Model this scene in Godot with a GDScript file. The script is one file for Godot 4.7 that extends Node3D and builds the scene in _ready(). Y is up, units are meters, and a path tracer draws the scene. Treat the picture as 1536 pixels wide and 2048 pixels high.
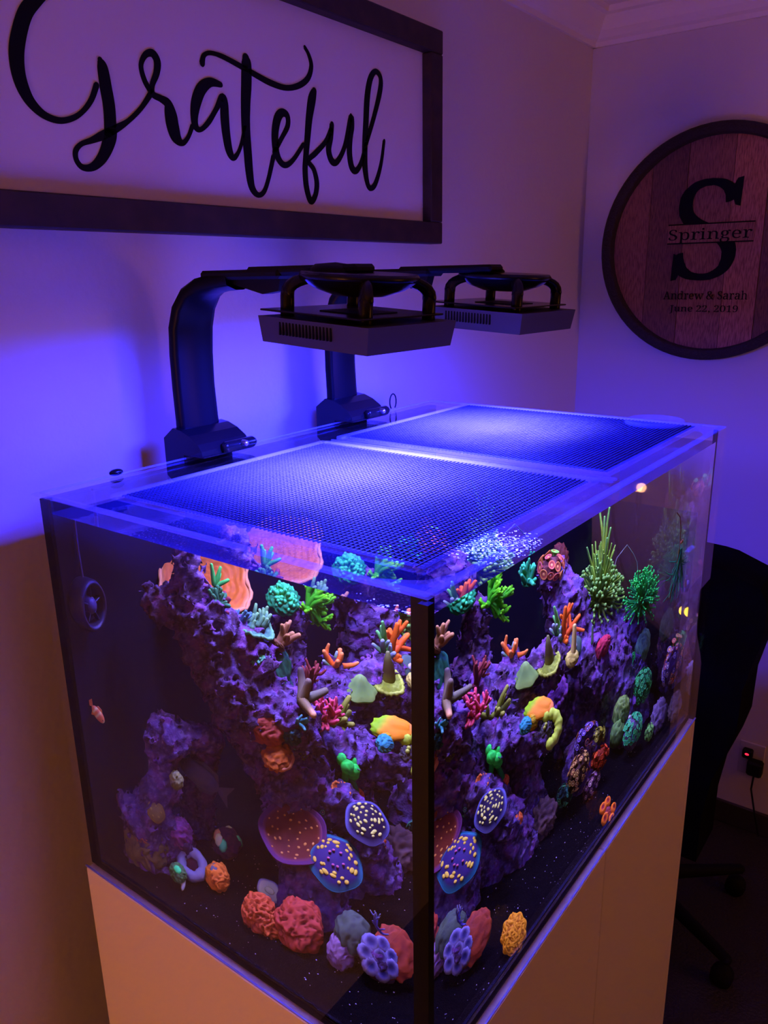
extends Node3D
# A reef aquarium on a white cabinet in the corner of a dim room. x runs along the sign wall, z out from it, y up; metres.

const RIM := 1.5        # top of the tank glass
const BOT := 0.928      # underside of the tank, top of the cabinet
const TL := 0.93        # tank length along the wall
const Z0 := 0.11        # back and front of the tank
const Z1 := 0.72
const WATER := 1.474
const SAND := 0.945
const XC := 1.9506      # far wall
const CEIL := 2.47

var nz := FastNoiseLite.new()
var cells := FastNoiseLite.new()
var rng := RandomNumberGenerator.new()
var used := {}
var cache := {}
var m_coral: StandardMaterial3D
var m_rock: StandardMaterial3D
var m_black: StandardMaterial3D
var m_gloss: StandardMaterial3D
var m_glass: StandardMaterial3D
var m_frost: StandardMaterial3D
var m_clear: StandardMaterial3D
var m_edge: StandardMaterial3D
var m_net: StandardMaterial3D
var m_steel: StandardMaterial3D
var m_ink: StandardMaterial3D
var m_soft: StandardMaterial3D


# ---------------------------------------------------------------- mesh building
class Mb:
	var v := PackedVector3Array()
	var c := PackedColorArray()
	var ix := PackedInt32Array()

	func p(at: Vector3, col := Color.WHITE) -> int:
		v.append(at)
		c.append(col)
		return v.size() - 1

	func t(a: int, b: int, d: int) -> void:      # counter-clockwise seen from outside
		ix.append(a)
		ix.append(d)
		ix.append(b)

	func q(a: int, b: int, d: int, e: int) -> void:
		t(a, b, d)
		t(a, d, e)

	func flat(pts: Array, col := Color.WHITE) -> void:   # a flat convex face with corners of its own
		var first := v.size()
		for x in pts:
			p(x, col)
		for k in range(1, pts.size() - 1):
			t(first, first + k, first + k + 1)

	func arrays() -> Array:
		var n := PackedVector3Array()
		n.resize(v.size())
		for k in range(0, ix.size(), 3):
			var a := ix[k]
			var d := ix[k + 1]
			var b := ix[k + 2]
			var w := (v[b] - v[a]).cross(v[d] - v[a])
			n[a] += w
			n[b] += w
			n[d] += w
		for k in n.size():
			n[k] = n[k].normalized() if n[k].length_squared() > 1e-24 else Vector3.UP
		var out := []
		out.resize(Mesh.ARRAY_MAX)
		out[Mesh.ARRAY_VERTEX] = v
		out[Mesh.ARRAY_NORMAL] = n
		out[Mesh.ARRAY_COLOR] = c
		out[Mesh.ARRAY_INDEX] = ix
		return out

	func mesh() -> ArrayMesh:
		var m := ArrayMesh.new()
		m.add_surface_from_arrays(Mesh.PRIMITIVE_TRIANGLES, arrays())
		return m


func box(m: Mb, at: Vector3, size: Vector3, bevel := 0.0, col := Color.WHITE, turn := Basis.IDENTITY) -> void:
	var h := size / 2.0
	if bevel <= 0.0:
		for ax in 3:
			for s in [-1.0, 1.0]:
				var n := Vector3.ZERO
				n[ax] = s
				var u := Vector3.ZERO
				u[(ax + 1) % 3] = 1.0
				var w := n.cross(u)
				var f := []
				for e in [[-1, -1], [1, -1], [1, 1], [-1, 1]]:
					f.append(at + turn * ((n + u * e[0] + w * e[1]) * h))
				m.flat(f, col)
		return
	var b := minf(bevel, minf(h.x, minf(h.y, h.z)) * 0.95)
	var g := h - Vector3(b, b, b)
	for ax in 3:
		for s in [-1.0, 1.0]:
			var n := Vector3.ZERO
			n[ax] = s
			var u := Vector3.ZERO
			u[(ax + 1) % 3] = 1.0
			var w := n.cross(u)
			var f := []
			for e in [[-1, -1], [1, -1], [1, 1], [-1, 1]]:
				f.append(at + turn * (n * h[ax] + (u * e[0] + w * e[1]) * g))
			m.flat(f, col)
	for ax in 3:
		var i := (ax + 1) % 3
		var j := (ax + 2) % 3
		for si in [-1.0, 1.0]:
			for sj in [-1.0, 1.0]:
				var pts := []
				for e in [[0, -1.0], [0, 1.0], [1, 1.0], [1, -1.0]]:
					var x := Vector3.ZERO
					x[ax] = g[ax] * e[1]
					x[i] = si * (h[i] if e[0] == 0 else g[i])
					x[j] = sj * (g[j] if e[0] == 0 else h[j])
					pts.append(x)
				if (pts[1] - pts[0]).cross(pts[2] - pts[0]).dot(pts[0]) < 0:
					pts.reverse()
				m.flat(pts.map(func(x): return at + turn * x), col)
	for sx in [-1.0, 1.0]:
		for sy in [-1.0, 1.0]:
			for sz in [-1.0, 1.0]:
				var s := Vector3(sx, sy, sz)
				var pts := [Vector3(h.x, g.y, g.z) * s, Vector3(g.x, h.y, g.z) * s, Vector3(g.x, g.y, h.z) * s]
				if (pts[1] - pts[0]).cross(pts[2] - pts[0]).dot(s) < 0:
					pts.reverse()
				m.flat(pts.map(func(x): return at + turn * x), col)


func tube(m: Mb, pts: Array, rads: Array, cols: Array, sides := 8, squash := 1.0, side_dir := Vector3.ZERO) -> void:
	var n := pts.size()
	var d0: Vector3 = (pts[1] - pts[0]).normalized()
	var u := side_dir if side_dir != Vector3.ZERO else (d0.cross(Vector3.UP) if absf(d0.y) < 0.9 else d0.cross(Vector3.RIGHT))
	u = (u - d0 * u.dot(d0)).normalized()
	var rings := []
	for k in range(-1, n + 1):
		var i := clampi(k, 0, n - 1)
		var d: Vector3 = (pts[mini(i + 1, n - 1)] - pts[maxi(i - 1, 0)]).normalized()
		u = (u - d * u.dot(d)).normalized()
		var w := d.cross(u)
		var r: float = rads[i]
		var at: Vector3 = pts[i]
		if k < 0:
			at -= d * r * 0.55
			r *= 0.7
		elif k == n:
			at += d * r * 0.55
			r *= 0.7
		var ring := []
		for s in sides:
			var a := TAU * s / sides
			ring.append(m.p(at + (u * cos(a) + w * sin(a) * squash) * r, cols[mini(i, cols.size() - 1)]))
		rings.append(ring)
	for k in rings.size() - 1:
		for s in sides:
			var s2 := (s + 1) % sides
			m.q(rings[k][s], rings[k][s2], rings[k + 1][s2], rings[k + 1][s])
	for e in [0, 1]:
		var i: int = e * (n - 1)
		var d: Vector3 = (pts[mini(i + 1, n - 1)] - pts[maxi(i - 1, 0)]).normalized() * (1.0 if e else -1.0)
		var tip := m.p(pts[i] + d * rads[i] * 0.8, cols[mini(i, cols.size() - 1)])
		var ring: Array = rings[-1] if e else rings[0]
		for s in sides:
			var s2 := (s + 1) % sides
			if e:
				m.t(tip, ring[s], ring[s2])
			else:
				m.t(tip, ring[s2], ring[s])


func blob(m: Mb, at: Vector3, turn: Basis, rad: Vector3, seg: int, swell: Callable, tint: Callable) -> void:   # a cube's grid pushed out to a ball: no poles
	var n := maxi(2, int(seg / 3.4))
	var known := {}
	for ax in 3:
		for s in [-1, 1]:
			var u := Vector3i.ZERO
			var w := Vector3i.ZERO
			u[(ax + 1) % 3] = 1
			w[(ax + 2) % 3] = 1
			var ids := []
			for i in n + 1:
				var row := []
				for j in n + 1:
					var key := u * (2 * i - n) + w * (2 * j - n)
					key[ax] = s * n
					if not known.has(key):
						var c := Vector3(key) / n
						var d := Vector3(tan(c.x * PI / 4), tan(c.y * PI / 4), tan(c.z * PI / 4)).normalized()
						var k: float = swell.call(d)
						known[key] = m.p(at + turn * (d * rad * k), tint.call(d, k))
					row.append(known[key])
				ids.append(row)
			for i in n:
				for j in n:
					if s > 0:
						m.q(ids[i][j], ids[i + 1][j], ids[i + 1][j + 1], ids[i][j + 1])
					else:
						m.q(ids[i][j], ids[i][j + 1], ids[i + 1][j + 1], ids[i + 1][j])


func lathe(m: Mb, at: Vector3, turn: Basis, prof: Array, seg := 24, cols: Array = [Color.WHITE], wob := 0.0, waves := 0) -> void:   # prof: Vector2(radius, height), from the bottom outside to the top
	var ids := []
	for i in prof.size():
		var row := []
		for s in seg:
			var a := TAU * s / seg
			var r: float = prof[i].x * (1.0 + wob * sin(a * waves))
			row.append(m.p(at + turn * Vector3(cos(a) * r, prof[i].y, -sin(a) * r), cols[mini(i, cols.size() - 1)]))
		ids.append(row)
	for i in prof.size() - 1:
		for s in seg:
			var s2 := (s + 1) % seg
			m.q(ids[i][s], ids[i][s2], ids[i + 1][s2], ids[i + 1][s])


func prism(m: Mb, poly: PackedVector2Array, depth: float, place: Transform3D, col := Color.WHITE) -> void:   # polygon in x y, pushed from z 0 to depth
	var pts := poly
	if Geometry2D.is_polygon_clockwise(pts):
		pts.reverse()
	var tri := Geometry2D.triangulate_polygon(pts)
	for z in [0.0, depth]:
		var first := m.v.size()
		for x in pts:
			m.p(place * Vector3(x.x, x.y, z), col)
		for k in range(0, tri.size(), 3):
			var a := pts[tri[k]]
			var up: bool = (pts[tri[k + 1]] - a).cross(pts[tri[k + 2]] - a) > 0
			if up == (z > 0.0):
				m.t(first + tri[k], first + tri[k + 1], first + tri[k + 2])
			else:
				m.t(first + tri[k], first + tri[k + 2], first + tri[k + 1])
	for k in pts.size():
		var a := pts[k]
		var b := pts[(k + 1) % pts.size()]
		m.flat([place * Vector3(a.x, a.y, 0), place * Vector3(b.x, b.y, 0), place * Vector3(b.x, b.y, depth), place * Vector3(a.x, a.y, depth)], col)


# ---------------------------------------------------------------- naming
func numbered(called: String) -> String:
	used[called] = used.get(called, -1) + 1
	return called if used[called] == 0 else "%s_%03d" % [called, used[called]]


func tag(o: Node3D, label: String, category := "", group := "", kind := "") -> Node3D:
	o.set_meta("label", label)
	if category:
		o.set_meta("category", category)
	if group:
		o.set_meta("group", group)
	if kind:
		o.set_meta("kind", kind)
	return o


func thing(called: String, label: String, category: String, at := Vector3.ZERO, group := "") -> Node3D:
	var o := Node3D.new()
	o.name = numbered(called)
	add_child(o)
	o.position = at
	return tag(o, label, category, group)


func put(called: String, mesh: Mesh, mat: Material, parent: Node3D, place := Transform3D.IDENTITY) -> MeshInstance3D:
	var o := MeshInstance3D.new()
	o.mesh = mesh
	o.material_override = mat
	o.transform = place
	if parent == self:
		o.name = numbered(called)
	else:
		var k := 0
		for c in parent.get_children():
			if c.get_meta("base", "") == called:
				k += 1
		o.name = called if k == 0 else "%s_%03d" % [called, k]
		o.set_meta("base", called)
	parent.add_child(o, true)
	return o


func part(called: String, m: Mb, mat: Material, parent: Node3D) -> MeshInstance3D:
	return put(called, m.mesh(), mat, parent)


func struct(called: String, m: Mb, mat: Material, label: String) -> MeshInstance3D:
	var o := put(called, m.mesh(), mat, self)
	tag(o, label, "", "", "structure")
	return o


# ---------------------------------------------------------------- materials
func noise_tex(freq: float, type := FastNoiseLite.TYPE_SIMPLEX_SMOOTH, oct := 3, size := 256, normal := false, strength := 8.0, ramp: Gradient = null, sd := 1) -> NoiseTexture2D:
	var f := FastNoiseLite.new()
	f.noise_type = type
	f.frequency = freq
	f.fractal_octaves = oct
	f.seed = sd
	var t := NoiseTexture2D.new()
	t.width = size
	t.height = size
	t.seamless = true
	t.noise = f
	t.as_normal_map = normal
	t.bump_strength = strength
	if ramp:
		t.color_ramp = ramp
	return t


func mat(col: Color, rough := 0.6, metal := 0.0) -> StandardMaterial3D:    # col: linear reflectance
	var m := StandardMaterial3D.new()
	m.albedo_color = col.linear_to_srgb()
	m.roughness = rough
	m.metallic = metal
	return m


func grain(m: StandardMaterial3D, tex: Texture2D, scale: float, strength: float, world := true) -> StandardMaterial3D:
	m.normal_enabled = true
	m.normal_texture = tex
	m.normal_scale = strength
	m.uv1_triplanar = true
	m.uv1_world_triplanar = world
	m.uv1_scale = Vector3.ONE * scale
	return m


func pane(alpha: float, rough := 0.02) -> StandardMaterial3D:
	var m := mat(Color.WHITE, rough)
	m.albedo_color.a = alpha
	m.transparency = BaseMaterial3D.TRANSPARENCY_ALPHA
	m.cull_mode = BaseMaterial3D.CULL_DISABLED
	m.metallic_specular = 0.42
	return m


func make_materials() -> void:
	m_coral = mat(Color.WHITE, 0.6)
	m_coral.vertex_color_use_as_albedo = true
	m_coral.metallic_specular = 0.18
	m_rock = mat(Color.WHITE, 0.9)
	m_rock.vertex_color_use_as_albedo = true
	m_rock.metallic_specular = 0.1
	grain(m_rock, noise_tex(0.03, FastNoiseLite.TYPE_SIMPLEX_SMOOTH, 4, 512, true, 10.0), 14.0, 0.9)
	m_soft = mat(Color.WHITE, 0.75)
	m_soft.vertex_color_use_as_albedo = true
	m_black = mat(Color(0.005, 0.005, 0.006), 0.55)
	m_black.metallic_specular = 0.3
	m_gloss = mat(Color(0.006, 0.006, 0.007), 0.22)
	m_gloss.metallic_specular = 0.35
	m_ink = mat(Color(0.006, 0.006, 0.007), 0.7)
	m_ink.metallic_specular = 0.2
	m_steel = mat(Color(0.55, 0.55, 0.56), 0.3, 1.0)
	m_glass = pane(0.0)
	m_frost = pane(FROST_A, 0.5)
	m_frost.albedo_color = Color(0.66, 0.74, 1.0, FROST_A)
	m_clear = pane(0.0)
	m_edge = pane(0.2, 0.5)
	m_edge.albedo_color = Color(0.66, 0.74, 1.0, 0.2)
	m_clear.metallic_specular = 0.5
	m_net = mat(Color(0.024, 0.030, 0.085), 0.5)
	m_net.metallic_specular = 0.2


# ---------------------------------------------------------------- colours of things under the tank lamps
# Pigments are named by how they look under the tank's violet lamps, whose light is far from white; this gives the reflectance.
const LAMP := Vector3(1.25, 0.95, 4.6)

func pig(r: float, g: float, b: float) -> Color:
	var c := Color(r / 255.0, g / 255.0, b / 255.0).srgb_to_linear()
	return Color(clampf(c.r / LAMP.x, 0.004, 0.9), clampf(c.g / LAMP.y, 0.004, 0.9), clampf(c.b / LAMP.z, 0.004, 0.9))


func up(n: Vector3, spin := 0.0) -> Basis:
	n = n.normalized()
	var x := n.cross(Vector3.FORWARD if absf(n.z) < 0.9 else Vector3.RIGHT).normalized()
	return Basis(x, n, x.cross(n)) * Basis(Vector3.UP, spin)


func rnd(a: float, b: float) -> float:
	return rng.randf_range(a, b)


func ndir() -> Vector3:
	return Vector3(rng.randfn(), rng.randfn(), rng.randfn()).normalized()


func noise(p: Vector3, f: float) -> float:
	return nz.get_noise_3d(p.x * f, p.y * f, p.z * f)


# ---------------------------------------------------------------- rock: capsules joined by a smooth minimum, roughened by noise, meshed as surface nets
func rock_mesh(caps: Array, cell: float, amp: float, base: Vector3, tone := 0) -> Mb:
	var lo := Vector3.ONE * 1e9
	var hi := -lo
	for c in caps:
		for e in [[0, 6], [3, 7]]:
			var p := Vector3(c[e[0]], c[e[0] + 1], c[e[0] + 2])
			var r: float = c[e[1]] + amp * 1.6 + cell * 2
			lo = lo.min(p - Vector3.ONE * r)
			hi = hi.max(p + Vector3.ONE * r)
	var nx := int((hi.x - lo.x) / cell) + 2
	var ny := int((hi.y - lo.y) / cell) + 2
	var nzz := int((hi.z - lo.z) / cell) + 2
	var d := PackedFloat32Array()
	d.resize(nx * ny * nzz)
	d.fill(0.2)
	var sm := 0.018
	for c in caps:
		var a := Vector3(c[0], c[1], c[2])
		var ab := Vector3(c[3], c[4], c[5]) - a
		var l2 := maxf(ab.length_squared(), 1e-9)
		var ra: float = c[6]
		var rb: float = c[7]
		var reach := maxf(ra, rb) + 0.045
		var p0 := a.min(a + ab) - Vector3.ONE * reach - lo
		var p1 := a.max(a + ab) + Vector3.ONE * reach - lo
		for i in range(maxi(0, int(p0.x / cell)), mini(nx, int(p1.x / cell) + 1)):
			for j in range(maxi(0, int(p0.y / cell)), mini(ny, int(p1.y / cell) + 1)):
				var at := (i * ny + j) * nzz
				for k in range(maxi(0, int(p0.z / cell)), mini(nzz, int(p1.z / cell) + 1)):
					var p := lo + Vector3(i, j, k) * cell - a
					var h := clampf(p.dot(ab) / l2, 0.0, 1.0)
					var e := (p - ab * h).length() - lerpf(ra, rb, h)
					var o := d[at + k]
					var s := clampf(0.5 + 0.5 * (e - o) / sm, 0.0, 1.0)
					d[at + k] = lerpf(e, o, s) - sm * s * (1.0 - s)
	for i in nx:
		for j in ny:
			for k in nzz:
				var at := (i * ny + j) * nzz + k
				if absf(d[at]) < amp * 1.7:
					var p := lo + Vector3(i, j, k) * cell
					var f := nz.get_noise_3d(p.x * 42, p.y * 42, p.z * 42) + 0.75 * nz.get_noise_3d(p.x * 115, p.y * 115, p.z * 115)
					var pit := clampf(cells.get_noise_3d(p.x * 60, p.y * 60, p.z * 60) + 0.62, -0.4, 0.3)
					d[at] -= amp * (f * 0.8 + pit * 0.9)
	var m := Mb.new()
	var idx := PackedInt32Array()
	idx.resize(nx * ny * nzz)
	idx.fill(-1)
	var step := [1, nzz, nzz + 1, ny * nzz, ny * nzz + 1, ny * nzz + nzz, ny * nzz + nzz + 1]
	for i in nx - 1:
		for j in ny - 1:
			for k in nzz - 1:
				var at := (i * ny + j) * nzz + k
				var s0 := d[at] < 0.0
				var mixed := false
				for e in step:
					if (d[at + e] < 0.0) != s0:
						mixed = true
						break
				if not mixed:
					continue
				var sum := Vector3.ZERO
				var cnt := 0
				for e in 12:
					var ax := e / 4
					var u := e % 2
					var w := (e / 2) % 2
					var q0 := Vector3i.ZERO
					q0[(ax + 1) % 3] = u
					q0[(ax + 2) % 3] = w
					var q1 := q0
					q1[ax] = 1
					var a := d[at + q0.x * ny * nzz + q0.y * nzz + q0.z]
					var b := d[at + q1.x * ny * nzz + q1.y * nzz + q1.z]
					if (a < 0.0) != (b < 0.0):
						sum += Vector3(q0).lerp(Vector3(q1), a / (a - b))
						cnt += 1
				var p := lo + (Vector3(i, j, k) + sum / cnt) * cell
				var mott := noise(p, 22.0) + 0.5 * noise(p + Vector3.ONE, 70.0)
				var col := Color(0.050, 0.028, 0.034).lerp(Color(0.095, 0.060, 0.105), clampf(0.55 + mott * 1.5, 0, 1))
				if tone == 1:
					col = Color(0.050, 0.026, 0.038).lerp(Color(0.075, 0.040, 0.09), clampf(0.5 + mott * 1.5, 0, 1))
				var pink := noise(p + Vector3(3, 5, 7), 30.0)
				if pink > 0.22:
					col = col.lerp(Color(0.15, 0.055, 0.125), clampf((pink - 0.22) * 5.0, 0, 0.7))
				var pale := noise(p + Vector3(9, 1, 4), 120.0)
				if pale > 0.42:
					col = col.lerp(Color(0.17, 0.13, 0.18), 0.6)
				idx[at] = m.p(p - base, col)
	for i in range(1, nx - 1):
		for j in range(1, ny - 1):
			for k in range(1, nzz - 1):
				var at := (i * ny + j) * nzz + k
				var s0 := d[at] < 0.0
				for ax in 3:
					var one: int = [ny * nzz, nzz, 1][ax]
					if (d[at + one] < 0.0) == s0:
						continue
					var u: int = [ny * nzz, nzz, 1][(ax + 1) % 3]
					var w: int = [ny * nzz, nzz, 1][(ax + 2) % 3]
					var a := idx[at]
					var b := idx[at - u]
					var e := idx[at - u - w]
					var f := idx[at - w]
					if a < 0 or b < 0 or e < 0 or f < 0:
						continue
					if s0:
						m.q(a, b, e, f)
					else:
						m.q(a, f, e, b)
	return m


func rock(label: String, caps: Array, cell := 0.0055, amp := 0.012, tone := 0) -> void:
	var base := Vector3(caps[-1][3], caps[-1][4], caps[-1][5])
	var o := put("reef_rock", rock_mesh(caps, cell, amp, base, tone).mesh(), m_rock, self)
	o.position = base
	tag(o, label, "rock", "", "thing")


# ---------------------------------------------------------------- kinds of coral
func coral(called: String, label: String, at: Vector3, group := "") -> Node3D:
	return thing(called, label, "coral", at, group)


func lump(t: Node3D, called: String, at: Vector3, n: Vector3, rad: Vector3, col: Color, col2: Color, rough := 0.16, freq := 3.0, seg := 44, mix_f := 5.0) -> MeshInstance3D:
	var m := Mb.new()
	var off := ndir() * 7.0
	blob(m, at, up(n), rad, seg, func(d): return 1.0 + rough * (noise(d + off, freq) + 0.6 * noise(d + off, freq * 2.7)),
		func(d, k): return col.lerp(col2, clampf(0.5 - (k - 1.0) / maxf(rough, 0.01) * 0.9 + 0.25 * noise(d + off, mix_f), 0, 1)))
	return part(called, m, m_coral, t)


func bead(col: Color, called := "bead") -> ArrayMesh:       # a shared small rounded button, 1 across
	var key := called + str(col)
	if not cache.has(key):
		var m := Mb.new()
		blob(m, Vector3.ZERO, Basis.IDENTITY, Vector3.ONE * 0.5, 14 if called == "bulb" else 9, func(_d): return 1.0, func(_d, _k): return col)
		cache[key] = m.mesh()
	return cache[key]


func zoa_mesh(rim: Color, mid: Color, eye: Color) -> ArrayMesh:   # an open polyp disc with a fringe, 1 across
	var key := "zoa" + str(rim) + str(mid)
	if not cache.has(key):
		var m := Mb.new()
		lathe(m, Vector3.ZERO, Basis.IDENTITY, [Vector2(0.0, -0.5), Vector2(0.16, -0.45), Vector2(0.2, -0.1), Vector2(0.42, 0.06), Vector2(0.5, 0.13), Vector2(0.44, 0.15), Vector2(0.3, 0.08), Vector2(0.2, 0.07), Vector2(0.1, 0.11), Vector2(0.0, 0.12)], 14,
			[rim * 0.6, rim * 0.6, rim * 0.7, rim, rim, rim, mid, mid, eye, eye], 0.06, 7)
		cache[key] = m.mesh()
	return cache[key]


func chalice(t: Node3D, n: Vector3, r: float, rim: Color, base: Color, eye: Color, rings: Array, dome := 0.25, spin := 0.0, squash := 1.0) -> void:
	# a thick plate with a swollen middle, a plain growing rim and raised eyes set in rings
	var b := up(n, spin)
	var m := Mb.new()
	var segs := 40
	var hgt := func(f: float) -> float: return r * (dome * (1.0 - f * f) - 0.10 * clampf((f - 0.8) * 5.0, 0, 1))
	var prof := []
	var cols := []
	for e in [[0.0, -0.5], [0.3, -0.42], [0.6, -0.2], [0.86, -0.04], [0.97, -0.02], [1.0, 0.0]]:
		prof.append(Vector2(e[0] * r, e[1] * r - 0.05 * r))
		cols.append(rim * 0.55)
	for f in [0.995, 0.97, 0.92, 0.85, 0.78, 0.7, 0.6, 0.5, 0.4, 0.3, 0.2, 0.1, 0.0]:
		prof.append(Vector2(f * r, hgt.call(f)))
		cols.append(rim.lerp(base, smoothstep(0.94, 0.78, f)))
	var sc := Basis(b.x, b.y, b.z * squash)
	lathe(m, Vector3.ZERO, sc, prof, segs, cols, 0.035, 5)
	part("plate", m, m_coral, t)
	for g in rings:               # [fraction of the radius, count, size, stretch]
		for k in g[1]:
			var a: float = TAU * k / g[1] + rnd(-0.25, 0.25) + g[0] * 9.0
			var f: float = g[0] + rnd(-0.04, 0.04)
			var at := Vector3(cos(a) * f * r, hgt.call(f), -sin(a) * f * r)
			var s: float = g[2] * rnd(0.75, 1.2)
			var eb := sc * Basis(Vector3.UP, a) * Basis.from_scale(Vector3(s, s * 0.55, s * rnd(1.0, g[3])))
			put("eye", bead(eye, "eye"), m_coral, t, Transform3D(eb, sc * at))


func wavy_plate(t: Node3D, n: Vector3, r: float, thick: float, col: Color, edge: Color, cup := 0.2, spin := 0.0, long := 1.0, lobes := 4, steps := 15, open := TAU) -> void:
	# a thin plating coral: concentric growth ridges, a lobed outline, a pale growing edge
	var b := up(n, spin)
	var m := Mb.new()
	var segs := 56
	var sd := rnd(0, 50)
	var shape := func(f: float, a: float) -> Vector3:
		var rr := r * f * (1.0 + f * 0.16 * noise(Vector3(cos(a), sin(a), sd), 1.3) + f * 0.07 * sin(a * lobes + sd))
		var y := r * (cup * f * f + 0.10 * f * f * sin(a * 3.0 + sd) + 0.07 * f * noise(Vector3(cos(a) * f, sin(a) * f, sd), 4.0)) + thick * 0.22 * sin(f * 44.0)
		return Vector3(cos(a) * rr, y, -sin(a) * rr * long)
	for side in [1.0, -1.0]:
		var ids := []
		for i in steps + 1:
			var f := float(i) / steps
			var row := []
			for s in segs + 1:
				var a := open * s / segs
				var p: Vector3 = shape.call(maxf(f, 0.02), a)
				p.y += side * thick * 0.5 * (1.0 - 0.5 * f)
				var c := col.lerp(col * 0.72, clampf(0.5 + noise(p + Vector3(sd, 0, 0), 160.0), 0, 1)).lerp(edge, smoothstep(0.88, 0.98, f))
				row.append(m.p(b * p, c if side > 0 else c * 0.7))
			ids.append(row)
		for i in steps:
			for s in segs:
				if side > 0:
					m.q(ids[i][s], ids[i + 1][s], ids[i + 1][s + 1], ids[i][s + 1])
				else:
					m.q(ids[i][s], ids[i][s + 1], ids[i + 1][s + 1], ids[i + 1][s])
	part("plate", m, m_coral, t)
	var e := Mb.new()
	var pts := []
	for s in segs + 1:
		pts.append(b * shape.call(1.0, open * s / segs))
	tube(e, pts, range(pts.size()).map(func(k): return thick * (0.5 + 0.18 * sin(k * 2.3))), [edge], 6)
	part("growing_edge", e, m_coral, t)


func grow(m: Mb, at: Vector3, dir: Vector3, length: float, r: float, col: Color, tip: Color, forks: int, bend: float, knobs := 0.0) -> void:
	var pts := []
	var rads := []
	var cols := []
	var p := at
	var d := dir.normalized()
	var n := 6
	for k in n + 1:
		var f := float(k) / n
		pts.append(p)
		rads.append(r * (1.0 - 0.42 * f) * (1.0 + knobs * rnd(-1, 1)))
		cols.append(col.lerp(tip, smoothstep(0.6, 1.0, f)))
		d = (d + ndir() * bend + Vector3.UP * bend * 0.35).normalized()
		p += d * length / n
	tube(m, pts, rads, cols, 8)
	for k in forks:
		var i: int = rng.randi_range(2, n - 2)
		var sd := (d + ndir() * 0.95).normalized()
		grow(m, pts[i], sd, length * rnd(0.4, 0.62), r * 0.72, col.lerp(tip, 0.15), tip, maxi(0, forks - 2), bend, knobs)


func branching(t: Node3D, n: Vector3, count: int, length: float, r: float, col: Color, tip: Color, spread := 0.8, forks := 2, bend := 0.18, foot := 0.0, knobs := 0.0) -> void:
	if foot > 0.0:
		lump(t, "base", Vector3.ZERO, n, Vector3(foot, foot * 0.5, foot), col * 0.7, col * 0.5, 0.12)
	for k in count:
		var d := (n.normalized() + (ndir() - n.normalized() * 0.2) * spread).normalized()
		if d.dot(n) < 0.05:
			d = (d + n.normalized() * 0.6).normalized()
		var m := Mb.new()
		grow(m, d * r * 0.5, d, length * rnd(0.75, 1.15), r, col, tip, forks, bend, knobs)
		part("branch", m, m_coral, t)


func polyp_head(t: Node3D, n: Vector3, rad: Vector3, count: int, size: float, skin: Color, rims: Array, mid: Color, eye: Color, cover := 0.0) -> void:
	# a lump set with open polyps
	var b := up(n)
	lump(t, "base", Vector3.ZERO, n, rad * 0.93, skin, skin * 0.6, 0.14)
	var k := 0
	var placed := []
	var tries := 0
	while k < count and tries < count * 30:
		tries += 1
		var d := ndir()
		if d.y < cover:
			continue
		var p := d * rad
		var near := false
		for e in placed:
			if e.distance_to(p) < size * 0.62:
				near = true
				break
		if near:
			continue
		placed.append(p)
		var nn := (b * (d / rad)).normalized()
		var s := size * rnd(0.8, 1.15)
		put("polyp", zoa_mesh(rims[rng.randi() % rims.size()], mid, eye), m_coral, t, Transform3D(up((nn + ndir() * 0.22).normalized(), rnd(0, 6)) * s, b * p + nn * s * 0.18))
		k += 1


func tentacles(t: Node3D, n: Vector3, count: int, length: float, r: float, core: Vector3, col: Color, tip: Color, col2: Color, droop := 0.1) -> void:
	# a fleshy head of many tentacles with rounded tips, too many to count: one part, its tips another
	var b := up(n)
	lump(t, "base", Vector3.ZERO, n, core, col * 0.5, col * 0.35, 0.1)
	var m := Mb.new()
	var e := Mb.new()
	for k in count:
		var d := ndir()
		if d.y < -0.35:
			d.y = -d.y
		var p := b * (d * core * 0.8)
		var w := (b * (d / core)).normalized()
		var l := length * rnd(0.7, 1.15)
		var pts := []
		var rads := []
		var c0 := col.lerp(col2, rnd(0, 1))
		for i in 5:
			pts.append(p)
			rads.append(r * (1.0 - 0.12 * i))
			w = (w + ndir() * 0.22 + Vector3(0, 0.12 - droop, 0)).normalized()
			p += w * l / 4.0
		tube(m, pts, rads, [c0 * 0.75, c0 * 0.9, c0, c0, c0], 6)
		blob(e, pts[4] + w * r * 0.4, Basis.IDENTITY, Vector3.ONE * r * 1.1, 8, func(_d): return 1.0, func(_d, _k): return tip)
	part("tentacles", m, m_coral, t).set_meta("kind", "stuff")
	part("tentacle_tips", e, m_coral, t).set_meta("kind", "stuff")


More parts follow.
